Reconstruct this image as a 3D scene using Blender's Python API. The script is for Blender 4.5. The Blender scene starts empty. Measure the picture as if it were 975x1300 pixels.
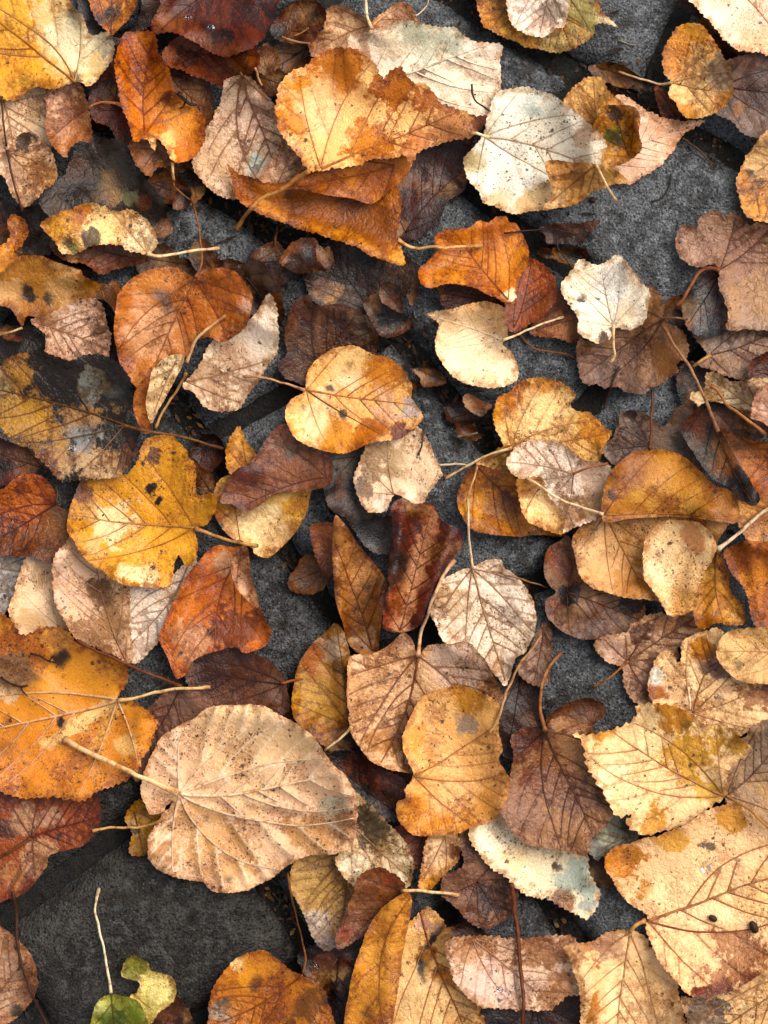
import bpy, math, random, zlib
import numpy as np
from mathutils import Vector
from mathutils.geometry import delaunay_2d_cdt

# ------------------------------------------------------------------ scale
# 1 unit of the layout = 0.32 mm, so the patch of paving is about 31 x 42 cm
U = 0.00032
CX, CY = 487.5, 650.0
HC = 2500.0                      # camera height over the stones (0.80 m)
scene = bpy.context.scene
COL = scene.collection

# ------------------------------------------------------------------ camera
cam_d = bpy.data.cameras.new('camera')
cam = bpy.data.objects.new('camera', cam_d)
COL.objects.link(cam)
cam.location = (0, 0, HC * U)
cam.rotation_euler = (0, 0, 0)
cam_d.sensor_fit = 'VERTICAL'
cam_d.sensor_height = 24
cam_d.lens = 24 * HC / 1300.0
cam_d.clip_start = 0.01
cam_d.clip_end = 200
scene.camera = cam

# ------------------------------------------------------------------ sky and sun (bright overcast)
SUN_EL, SUN_AZ = math.radians(48), math.radians(52)      # light from the upper right of the picture
world = bpy.data.worlds.new('World')
scene.world = world
world.use_nodes = True
wn, wl = world.node_tree.nodes, world.node_tree.links
sky = wn.new('ShaderNodeTexSky')
sky.sky_type = 'NISHITA'
sky.sun_disc = False
sky.sun_elevation = SUN_EL
sky.sun_rotation = SUN_AZ
sky.dust_density = 3.0
hs = wn.new('ShaderNodeHueSaturation')
hs.inputs['Saturation'].default_value = 0.26            # grey veil of cloud
wl.new(sky.outputs[0], hs.inputs['Color'])
wl.new(hs.outputs[0], wn['Background'].inputs['Color'])
wn['Background'].inputs['Strength'].default_value = 0.13

sun_d = bpy.data.lights.new('sun', 'SUN')
sun_d.energy = 2.1
sun_d.angle = math.radians(45)
sun_d.color = (1.0, 0.915, 0.80)
sun = bpy.data.objects.new('sun', sun_d)
COL.objects.link(sun)
sdir = Vector((math.sin(SUN_AZ) * math.cos(SUN_EL), math.cos(SUN_AZ) * math.cos(SUN_EL), math.sin(SUN_EL)))
sun.rotation_euler = (-sdir).to_track_quat('-Z', 'Y').to_euler()

vs = scene.view_settings
vs.view_transform = 'Standard'
vs.look = 'None'
vs.gamma = 1.0
vs.exposure = 0.85
vs.use_curve_mapping = False
scene.cycles.max_bounces = 5
scene.cycles.diffuse_bounces = 2
scene.cycles.use_denoising = True

# ------------------------------------------------------------------ small helpers
def wpt(x, y, z):
    """layout position (x right, y down, z up) to metres"""
    k = (HC - z) / HC
    return ((x - CX) * k * U, -(y - CY) * k * U, z * U)

def wpts(P, z):
    k = (HC - z) / HC
    return np.stack([(P[:, 0] - CX) * k * U, -(P[:, 1] - CY) * k * U, z * U], 1)

def lin(h):
    out = []
    for i in (0, 2, 4):
        c = int(h[i:i + 2], 16) / 255
        out.append(c / 12.92 if c <= 0.04045 else ((c + 0.055) / 1.055) ** 2.4)
    return np.array(out)

def pts(s):
    return np.array([[float(v) for v in p.split(',')] for p in s.split()])

def catmull(P, step, closed):
    n = len(P)
    out = []
    rng = range(n) if closed else range(n - 1)
    for i in rng:
        if closed:
            p0, p1, p2, p3 = P[(i - 1) % n], P[i], P[(i + 1) % n], P[(i + 2) % n]
        else:
            p0, p1, p2, p3 = P[max(i - 1, 0)], P[i], P[i + 1], P[min(i + 2, n - 1)]
        L = max(np.hypot(*(p2 - p1)), 1e-6)
        m1, m2 = (p2 - p0) * 0.5, (p3 - p1) * 0.5
        for m in (m1, m2):
            l = np.hypot(*m)
            if l > L * 1.1:
                m *= L * 1.1 / l
        k = max(int(round(L / step)), 1)
        for j in range(k):
            t = j / k
            t2, t3 = t * t, t * t * t
            out.append((2*t3-3*t2+1)*p1 + (t3-2*t2+t)*m1 + (-2*t3+3*t2)*p2 + (t3-t2)*m2)
    if not closed:
        out.append(P[-1])
    return np.array(out)

def resample(P, step, closed=False):
    Q = np.vstack([P, P[:1]]) if closed else P
    d = np.r_[0, np.cumsum(np.hypot(*np.diff(Q, axis=0).T))]
    n = max(int(round(d[-1] / step)), 2)
    t = np.linspace(0, d[-1], n + 1)
    R = np.stack([np.interp(t, d, Q[:, 0]), np.interp(t, d, Q[:, 1])], 1)
    return R[:-1] if closed else R

def inside(P, X, Y):
    c = np.zeros(X.shape, bool)
    x0, y0 = P[:, 0], P[:, 1]
    x1, y1 = np.roll(x0, -1), np.roll(y0, -1)
    for a, b, e, f in zip(x0, y0, x1, y1):
        if b == f:
            continue
        m = (b > Y) != (f > Y)
        c ^= m & (X < (e - a) * (Y - b) / (f - b) + a)
    return c

def segdist(P, A, B):
    """distance of points P to the segments A-B, smallest"""
    D = np.full(len(P), 1e9)
    for a, b in zip(A, B):
        v = b - a
        L = max(v @ v, 1e-9)
        t = np.clip(((P - a) @ v) / L, 0, 1)
        q = P - (a + t[:, None] * v)
        D = np.minimum(D, q[:, 0] ** 2 + q[:, 1] ** 2)
    return np.sqrt(D)

def sst(a, b, x):
    t = np.clip((x - a) / (b - a), 0, 1)
    return t * t * (3 - 2 * t)

def inside1(P, Pn, q):
    m = (P[:, 1] > q[1]) != (Pn[:, 1] > q[1])
    if not m.any(): return False
    a, b = P[m], Pn[m]
    return bool(np.count_nonzero(q[0] < (b[:, 0] - a[:, 0]) * (q[1] - a[:, 1]) / (b[:, 1] - a[:, 1]) + a[:, 0]) % 2)

_NT = np.random.RandomState(4).rand(256, 256)
def vnoise(P, scale, off, octv=4, rough=.58):
    """fractal value noise, about 0..1"""
    s = 0; a = 1; tot = 0; f = scale
    for o in range(octv):
        q = P * f + off * (o + 1) + 1000
        i = np.floor(q).astype(int); t = q - i; t = t * t * (3 - 2 * t)
        x, y = i[:, 0], i[:, 1]
        g = lambda dx, dy: _NT[(y + dy) & 255, (x + dx) & 255]
        s = s + a * ((g(0, 0) * (1 - t[:, 0]) + g(1, 0) * t[:, 0]) * (1 - t[:, 1]) + (g(0, 1) * (1 - t[:, 0]) + g(1, 1) * t[:, 0]) * t[:, 1])
        tot += a; a *= rough; f *= 2.03
    return s / tot

class Wave:
    """smooth random relief from a few sine waves"""
    def __init__(self, rs, lo, hi, n=6):
        self.k = []
        for i in range(n):
            a = rs.uniform(0, 2 * math.pi)
            w = 2 * math.pi / rs.uniform(lo, hi)
            self.k.append((math.cos(a) * w, math.sin(a) * w, rs.uniform(0, 6.3), rs.uniform(.5, 1)))
    def __call__(self, P):
        s = 0
        for kx, ky, p, a in self.k:
            s = s + a * np.sin(P[:, 0] * kx + P[:, 1] * ky + p)
        return s / len(self.k) * 1.6

# ------------------------------------------------------------------ node helper
class NT:
    def __init__(self, name):
        self.m = bpy.data.materials.new(name)
        self.m.use_nodes = True
        self.t = self.m.node_tree
        self.b = self.t.nodes['Principled BSDF']
        self.dim = '2D'
    def n(self, typ, ins=None, **kw):
        nd = self.t.nodes.new('ShaderNode' + typ)
        for k, v in kw.items():
            setattr(nd, k, v)
        for k, v in (ins or {}).items():
            self.set(nd.inputs[k], v)
        return nd
    def set(self, sock, v):
        if hasattr(v, 'is_linked') or hasattr(v, 'links'):
            self.t.links.new(v, sock)
        elif isinstance(v, (tuple, list)) and len(v) == 3 and sock.type == 'RGBA':
            sock.default_value = (*v, 1)
        else:
            sock.default_value = v
    def math(self, op, a, b=0.0, c=0.0, clamp=False):
        nd = self.n('Math', {0: a, 1: b, 2: c}, operation=op, use_clamp=clamp)
        return nd.outputs[0]
    def ss(self, x, a, b, lo=0.0, hi=1.0):
        nd = self.n('MapRange', {0: x, 1: a, 2: b, 3: lo, 4: hi}, interpolation_type='SMOOTHSTEP')
        return nd.outputs[0]
    def mapr(self, x, a, b, lo=0.0, hi=1.0):
        return self.n('MapRange', {0: x, 1: a, 2: b, 3: lo, 4: hi}).outputs[0]
    def mix(self, f, a, b, mode='MIX'):
        nd = self.n('Mix', data_type='RGBA', blend_type=mode)
        self.set(nd.inputs[0], f); self.set(nd.inputs[6], a); self.set(nd.inputs[7], b)
        return nd.outputs[2]
    def noise(self, v, scale, detail=4, rough=.6, dist=0):
        return self.n('TexNoise', {'Vector': v, 'Scale': scale, 'Detail': detail, 'Roughness': rough, 'Distortion': dist}, noise_dimensions=self.dim).outputs[0]
    def cnoise(self, v, scale, detail=2.):
        return self.n('TexNoise', {'Vector': v, 'Scale': scale, 'Detail': detail}, noise_dimensions=self.dim).outputs['Color']
    def voro(self, v, scale, feature='F1', rnd=1.0):
        return self.n('TexVoronoi', {'Vector': v, 'Scale': scale, 'Randomness': rnd}, feature=feature, voronoi_dimensions=self.dim)
    def attr(self, name):
        return self.n('Attribute', attribute_name=name)
    def vadd(self, a, b):
        return self.n('VectorMath', {0: a, 1: b}, operation='ADD').outputs[0]
    def vscale(self, a, s):
        return self.n('VectorMath', {0: a, 3: s}, operation='SCALE').outputs[0]

# ------------------------------------------------------------------ leaf blade material
def leaf_material():
    T = NT('leaf_blade')
    lc = T.attr('lc').outputs['Vector']
    ca = T.attr('ca').outputs['Color']
    cb = T.attr('cb').outputs['Color']
    w, vd, ed = [T.n('SeparateXYZ', {0: T.attr('p0').outputs['Vector']}).outputs[i] for i in range(3)]
    wt, nb, nb2 = [T.n('SeparateXYZ', {0: T.attr('p2').outputs['Vector']}).outputs[i] for i in range(3)]
    sp_, vn_, mo_ = [T.n('SeparateXYZ', {0: T.attr('p1').outputs['Vector']}).outputs[i] for i in range(3)]
    nm = T.noise(lc, .075, 6, .70)
    nm2 = T.noise(T.vadd(lc, (91., 377., 19.)), .15, 4, .72)
    nf = T.noise(lc, .42, 3, .75)
    wc = T.cnoise(lc, .13, 2.)
    # stains and painted sheen with ragged borders
    sn = T.math('ADD', T.math('MULTIPLY', T.math('SUBTRACT', nm, .5), 1.5), T.math('MULTIPLY', T.math('SUBTRACT', nm2, .5), .9))
    sec = T.attr('sec').outputs['Fac']
    pf = T.ss(T.math('ADD', T.math('ADD', w, sn), T.math('MULTIPLY', sec, T.ss(w, .02, .4, .1, .45))), .30, .66)
    col = T.mix(pf, ca, cb)
    # broad browning and paler bleached areas
    br = T.ss(T.math('ADD', T.math('ADD', T.math('MULTIPLY', nb2, .55), T.math('MULTIPLY', nm2, .45)), T.math('MULTIPLY', sec, .07)), .46, .65)
    col = T.mix(T.math('MULTIPLY', br, T.math('MULTIPLY', mo_, 1.25), 0., True), col, T.mix(1.0, col, (.43, .25, .10), 'MULTIPLY'))
    pa = T.ss(T.math('ADD', T.math('MULTIPLY', nb, .5), T.math('MULTIPLY', nm, .5)), .50, .68)
    col = T.mix(T.math('MULTIPLY', pa, .65), col, T.mix(1.0, col, (1.30, 1.28, 1.26), 'MULTIPLY'))
    # fibres and grain
    col = T.mix(T.ss(nb, .36, .62, .25, 1.0), col, T.mix(1.0, col, T.n('CombineColor', {0: T.mapr(nf, .28, .72, .64, 1.24), 1: T.mapr(nf, .28, .72, .58, 1.24), 2: T.mapr(nf, .28, .72, .46, 1.24)}).outputs[0], 'MULTIPLY'))
    # net of small veins
    warp = T.vadd(lc, T.vscale(wc, 10.0))
    v1 = T.voro(warp, .105, 'DISTANCE_TO_EDGE').outputs['Distance']
    l1 = T.ss(v1, .0, .085, 1., 0.)
    vdark = T.ss(vn_, 0., 1.)
    vlight = T.ss(vn_, 0., -1.)
    dcol = T.mix(1.0, col, (.30, .19, .13), 'MULTIPLY')
    lcol = T.mix(.45, col, (.78, .66, .50))
    l1m = T.math('MULTIPLY', l1, T.ss(nb2, .38, .62))
    col = T.mix(T.math('MULTIPLY', T.math('MULTIPLY', l1m, vdark), .40), col, dcol)
    col = T.mix(T.math('MULTIPLY', T.math('MULTIPLY', l1m, vlight), .35), col, lcol)
    # browning along the veins, then the veins themselves
    halo = T.math('MULTIPLY', T.ss(vd, 0., 12., 1., 0.), T.ss(nm2, .40, .60))
    col = T.mix(T.math('MULTIPLY', T.math('MULTIPLY', halo, vdark), .6), col, T.mix(1.0, col, (.55, .37, .23), 'MULTIPLY'))
    vl = T.ss(vd, .3, 1.9, 1., 0.)
    col = T.mix(T.math('MULTIPLY', T.math('MULTIPLY', vl, vdark), .75), col, dcol)
    col = T.mix(T.math('MULTIPLY', T.math('MULTIPLY', vl, vlight), .6), col, lcol)
    # withered rim
    er = T.ss(T.math('ADD', ed, T.math('MULTIPLY', T.math('SUBTRACT', nm, .475), 52.)), -2., 10., 1., 0.)
    col = T.mix(T.math('MULTIPLY', er, .78), col, T.mix(1.0, col, (.44, .26, .11), 'MULTIPLY'))
    # black mould specks and blotches
    wsp = T.vadd(lc, T.vscale(T.cnoise(lc, .35, 2.), 6.0))
    def specks(scale, rmax, dens, off):
        vv = T.voro(T.vadd(wsp, off), scale)
        rnd = T.n('SeparateColor', {0: vv.outputs['Color']})
        rad = T.math('MULTIPLY', T.math('ADD', T.math('MULTIPLY', T.math('POWER', rnd.outputs[1], 2.0), .8), .2), rmax)
        on = T.math('GREATER_THAN', T.math('MULTIPLY', T.math('MULTIPLY', sp_, dens), T.ss(nb2, .40, .66, .05, 1.7)), rnd.outputs[0])
        return T.math('MULTIPLY', T.ss(T.math('DIVIDE', vv.outputs['Distance'], rad), .5, 1.1, 1., 0.), on)
    s1 = specks(.27, .42, 1.2, (11., 22., 0.))
    s2 = specks(.075, .26, .60, (471., 92., 0.))
    ss = T.math('MAXIMUM', s1, s2)
    # smudges of grey mould in clusters
    sm = T.math('MULTIPLY', T.ss(T.math('ADD', T.math('MULTIPLY', nm, .6), T.math('MULTIPLY', nf, .4)), .58, .66), T.math('MULTIPLY', T.ss(nb, .48, .62), sp_))
    col = T.mix(T.math('MULTIPLY', sm, 1.1, 0., True), col, (.05, .036, .028))
    col = T.mix(T.math('MULTIPLY', ss, .90), col, (.018, .012, .010))
    wetf = T.ss(T.math('ADD', wt, T.math('MULTIPLY', T.math('SUBTRACT', nm, .5), 1.5)), .36, .70)
    col = T.mix(T.math('MULTIPLY', wetf, .30), col, T.mix(1.0, col, (.5, .45, .42), 'MULTIPLY'))
    T.set(T.b.inputs['Base Color'], col)
    h = T.math('ADD', T.math('MULTIPLY', nm, .50), T.math('MULTIPLY', nf, .17))
    h = T.math('ADD', h, T.math('MULTIPLY', T.math('MINIMUM', v1, .30), T.math('MULTIPLY', T.math('ADD', vn_, .25), T.mapr(wt, 0., .6, 1.0, .25))))
    bp = T.n('Bump', {'Height': h, 'Strength': .9, 'Distance': .00085})
    T.set(T.b.inputs['Normal'], bp.outputs[0])
    T.set(T.b.inputs['Roughness'], T.mapr(nm2, .3, .7, .22, .48))
    T.b.inputs['Specular IOR Level'].default_value = .27
    T.set(T.b.inputs['Coat Weight'], T.math('MULTIPLY', wetf, T.ss(T.math('ADD', T.math('MULTIPLY', nb, .5), T.math('MULTIPLY', nm2, .5)), .49, .60, .04, .62)))
    T.set(T.b.inputs['Coat Roughness'], T.mapr(nf, .2, .8, .10, .26))
    T.set(T.b.inputs['Coat Normal'], bp.outputs[0])
    return T.m

def stalk_material():
    T = NT('leaf_stalk')
    lc = T.attr('lc').outputs['Vector']
    ca = T.attr('ca').outputs['Color']
    n1 = T.noise(lc, .12, 4, .6)
    n2 = T.noise(lc, .8, 2, .6)
    col = T.mix(T.ss(n1, .45, .7), ca, T.mix(1.0, ca, (.62, .42, .28), 'MULTIPLY'))
    col = T.mix(1.0, col, T.n('CombineColor', {0: T.mapr(n2, .25, .75, .7, 1.2), 1: T.mapr(n2, .25, .75, .7, 1.2), 2: T.mapr(n2, .25, .75, .7, 1.2)}).outputs[0], 'MULTIPLY')
    T.set(T.b.inputs['Base Color'], col)
    T.set(T.b.inputs['Normal'], T.n('Bump', {'Height': n2, 'Strength': .6, 'Distance': .0003}).outputs[0])
    T.b.inputs['Roughness'].default_value = .5
    T.b.inputs['Specular IOR Level'].default_value = .22
    return T.m

def stone_material():
    T = NT('wet_stone')
    T.dim = '2D'
    tc = T.n('TexCoord').outputs['Object']
    P = T.vscale(tc, 1 / U)                              # in layout units
    tone = T.attr('tone').outputs['Fac']
    nb = T.noise(P, .011, 4, .6)
    nm = T.noise(P, .06, 5, .65)
    nf = T.noise(P, .30, 5, .78)
    vg = T.voro(T.vadd(P, T.vscale(T.cnoise(P, .4), 3.)), .26)
    gr = T.n('SeparateColor', {0: vg.outputs['Color']})
    col = T.mix(T.ss(nb, .35, .65), (.056, .058, .061), (.126, .132, .140))
    col = T.mix(T.ss(nm, .48, .70), col, (.185, .192, .202))
    col = T.mix(T.ss(T.noise(T.vadd(P, (7., 301., 0.)), .035, 5, .7), .52, .66, 0., .75), col, (.026, .025, .024))
    col = T.mix(1.0, col, T.n('CombineColor', {0: T.mapr(nf, .3, .7, .15, 1.9), 1: T.mapr(nf, .3, .7, .15, 1.9), 2: T.mapr(nf, .3, .7, .15, 1.9)}).outputs[0], 'MULTIPLY')
    col = T.mix(T.math('MULTIPLY', T.math('GREATER_THAN', gr.outputs[0], .86), T.ss(vg.outputs['Distance'], .15, .45, .8, 0.)), col, (.27, .26, .24))
    col = T.mix(T.math('MULTIPLY', T.math('GREATER_THAN', gr.outputs[1], .76), T.ss(vg.outputs['Distance'], .2, .5, .8, 0.)), col, (.007, .007, .007))
    col = T.mix(tone, col, T.mix(1.0, col, (.34, .29, .235), 'MULTIPLY'))
    col = T.mix(T.ss(T.noise(T.vadd(P, (99., 1., 5.)), .02, 4, .6), .55, .72, 0., .6), col, (.022, .016, .010))
    T.set(T.b.inputs['Base Color'], col)
    h = T.math('ADD', T.math('MULTIPLY', nf, 1.0), T.math('MULTIPLY', nm, .9))
    h = T.math('ADD', h, T.ss(vg.outputs['Distance'], .1, .6, .5, 0.))
    T.set(T.b.inputs['Normal'], T.n('Bump', {'Height': h, 'Strength': 1., 'Distance': .0014}).outputs[0])
    T.set(T.b.inputs['Roughness'], T.mapr(nm, .3, .7, .16, .42))
    T.set(T.b.inputs['Specular IOR Level'], T.mapr(tone, 0., 1., .62, .30))
    return T.m

def soil_material():
    T = NT('joint_soil')
    P = T.vscale(T.n('TexCoord').outputs['Object'], 1 / U)
    nm = T.noise(P, .07, 6, .7)
    nf = T.noise(P, .35, 5, .75)
    col = T.mix(T.ss(nm, .35, .65), (.004, .004, .003), (.016, .013, .009))
    col = T.mix(T.ss(nf, .60, .74), col, (.045, .036, .025))
    T.set(T.b.inputs['Base Color'], col)
    h = T.math('ADD', T.math('MULTIPLY', nm, 2.2), nf)
    T.set(T.b.inputs['Normal'], T.n('Bump', {'Height': h, 'Strength': 1., 'Distance': .0016}).outputs[0])
    T.set(T.b.inputs['Roughness'], T.mapr(nf, .3, .7, .25, .7))
    return T.m

def water_material():
    T = NT('water_drop')
    T.b.inputs['Base Color'].default_value = (.9, .93, .95, 1)
    T.b.inputs['Roughness'].default_value = .02
    T.b.inputs['Transmission Weight'].default_value = 1.0
    T.b.inputs['IOR'].default_value = 1.33
    return T.m

M_LEAF, M_STALK, M_STONE, M_SOIL, M_WATER = leaf_material(), stalk_material(), stone_material(), soil_material(), water_material()

# ------------------------------------------------------------------ mesh helpers
def new_mesh(name, V, F, mat, smooth=True):
    me = bpy.data.meshes.new(name)
    me.from_pydata(V.tolist() if hasattr(V, 'tolist') else V, [], F)
    if smooth:
        me.polygons.foreach_set('use_smooth', np.ones(len(me.polygons), bool))
    me.materials.append(mat)
    me.update()
    return me

def fattr(me, name, arr):
    arr = np.asarray(arr, dtype=np.float32)
    if arr.ndim == 1:
        me.attributes.new(name, 'FLOAT', 'POINT').data.foreach_set('value', arr)
    elif arr.shape[1] == 3:
        me.attributes.new(name, 'FLOAT_VECTOR', 'POINT').data.foreach_set('vector', arr.ravel())
    else:
        me.attributes.new(name, 'FLOAT_COLOR', 'POINT').data.foreach_set('color', arr.ravel())

def link(name, me, parent=None):
    o = bpy.data.objects.new(name, me)
    COL.objects.link(o)
    if parent is not None:
        o.parent = parent
    return o

def tube_mesh(name, C3, R, colr, seed, mat, sides=6):
    """tapered tube along the 3D line C3 (layout units x, y, z; metres after wpts); closed ends"""
    C3 = np.asarray(C3); n = len(C3)
    Tn = np.gradient(C3, axis=0)
    Tn /= np.maximum(np.linalg.norm(Tn, axis=1, keepdims=True), 1e-9)
    up = np.array([0, 0, 1.0])
    S = np.cross(Tn, up); S /= np.maximum(np.linalg.norm(S, axis=1, keepdims=True), 1e-9)
    N = np.cross(S, Tn)
    V, F = [], []
    for i in range(n):
        for k in range(sides):
            a = 2 * math.pi * k / sides
            V.append(C3[i] + R[i] * (math.cos(a) * S[i] + math.sin(a) * N[i]))
    for i in range(n - 1):
        for k in range(sides):
            a, b = i * sides + k, i * sides + (k + 1) % sides
            F.append((a, b, b + sides, a + sides))
    F.append(tuple(range(sides))[::-1])
    F.append(tuple((n - 1) * sides + k for k in range(sides)))
    V = np.array(V)
    W = wpts(V[:, :2], V[:, 2])
    return W, F, V

def emit_tube(name, C3, R, col, seed, mat, origin, parent, sides=6):
    W, F, V = tube_mesh(name, C3, R, col, seed, mat, sides)
    me = new_mesh(name, W - np.array(origin), F, mat)
    ca = np.ones((len(V), 4)); ca[:, :3] = col
    fattr(me, 'ca', ca)
    fattr(me, 'lc', np.stack([V[:, 0], V[:, 1], V[:, 2] * 0 + seed], 1))
    return link(name, me, parent)

# ------------------------------------------------------------------ the height of what already lies there
GS, GO = 2.0, -160
GW, GH = int(1300 / GS), int(1640 / GS)
HG = np.zeros((GH, GW))

def g_sample(G, P):
    gx = np.clip((P[:, 0] - GO) / GS, 0, GW - 1.001)
    gy = np.clip((P[:, 1] - GO) / GS, 0, GH - 1.001)
    i, j = gy.astype(int), gx.astype(int)
    fy, fx = gy - i, gx - j
    return (G[i, j] * (1 - fy) * (1 - fx) + G[i + 1, j] * fy * (1 - fx) + G[i, j + 1] * (1 - fy) * fx + G[i + 1, j + 1] * fy * fx)

def box(A, r):
    for ax in (0, 1):
        pad = [(0, 0), (0, 0)]; pad[ax] = (r + 1, r)
        c = np.cumsum(np.pad(A, pad, mode='edge'), axis=ax)
        A = (np.take(c, range(2 * r + 1, c.shape[ax]), ax) - np.take(c, range(0, c.shape[ax] - 2 * r - 1), ax)) / (2 * r + 1)
    return A

def maxf(A, r):
    B = A.copy()
    for ax in (0, 1):
        C = B.copy()
        for s in range(1, r + 1):
            C = np.maximum(C, np.roll(B, s, ax)); C = np.maximum(C, np.roll(B, -s, ax))
        B = C
    return B

# ------------------------------------------------------------------ paving: setts laid in slightly fanned rows, soil in the joints
def lerp_curve(P, t):
    d = np.r_[0, np.cumsum(np.hypot(*np.diff(P, axis=0).T))]; d /= d[-1]
    return np.array([np.interp(t, d, P[:, 0]), np.interp(t, d, P[:, 1])])

ROWS = [
    '520,-620 700,-480 900,-340 1130,-190 1500,0',
    '420,-380 620,-230 800,-110 1000,0 1250,120 1560,260',
    '300,-200 560,-20 700,66 820,128 950,205 1120,300 1500,520',
    '60,-120 330,40 560,200 640,272 740,352 880,465 1060,615 1400,900',
    '-320,-160 -80,20 150,165 350,300 480,398 560,488 620,562 720,690 830,830 960,990 1080,1140 1330,1420',
    '-480,0 -200,170 -60,260 60,350 190,470 270,580 350,685 430,785 520,900 620,1040 720,1180 800,1300 960,1540',
    '-640,260 -420,420 -150,640 0,770 150,930 230,1010 330,1120 400,1220 450,1300 560,1500 700,1760',
    '-700,600 -400,840 -150,1080 0,1240 100,1400 220,1600 330,1800',
    '-760,980 -460,1220 -240,1440 -100,1640 0,1840',
]
CUTS = [[0, .3, .62, 1], [0, .2, .44, .68, 1], [0, .18, .385, .60, .8, 1], [0, .17, .36, .55, .76, 1], [0, .14, .29, .435, .60, .76, .9, 1],
        [0, .15, .30, .44, .585, .74, .88, 1], [0, .2, .44, .56, .70, .85, 1], [0, .25, .5, .75, 1]]

soil = None
def stone_relief(ed, P, wv, tilt, top):
    z = top + wv(P) * 3.0 + (P[:, 0] - CX) * tilt[0] + (P[:, 1] - CY) * tilt[1]
    return z - 24.0 * (1 - sst(0, 30, ed)) ** 1.8

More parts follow.
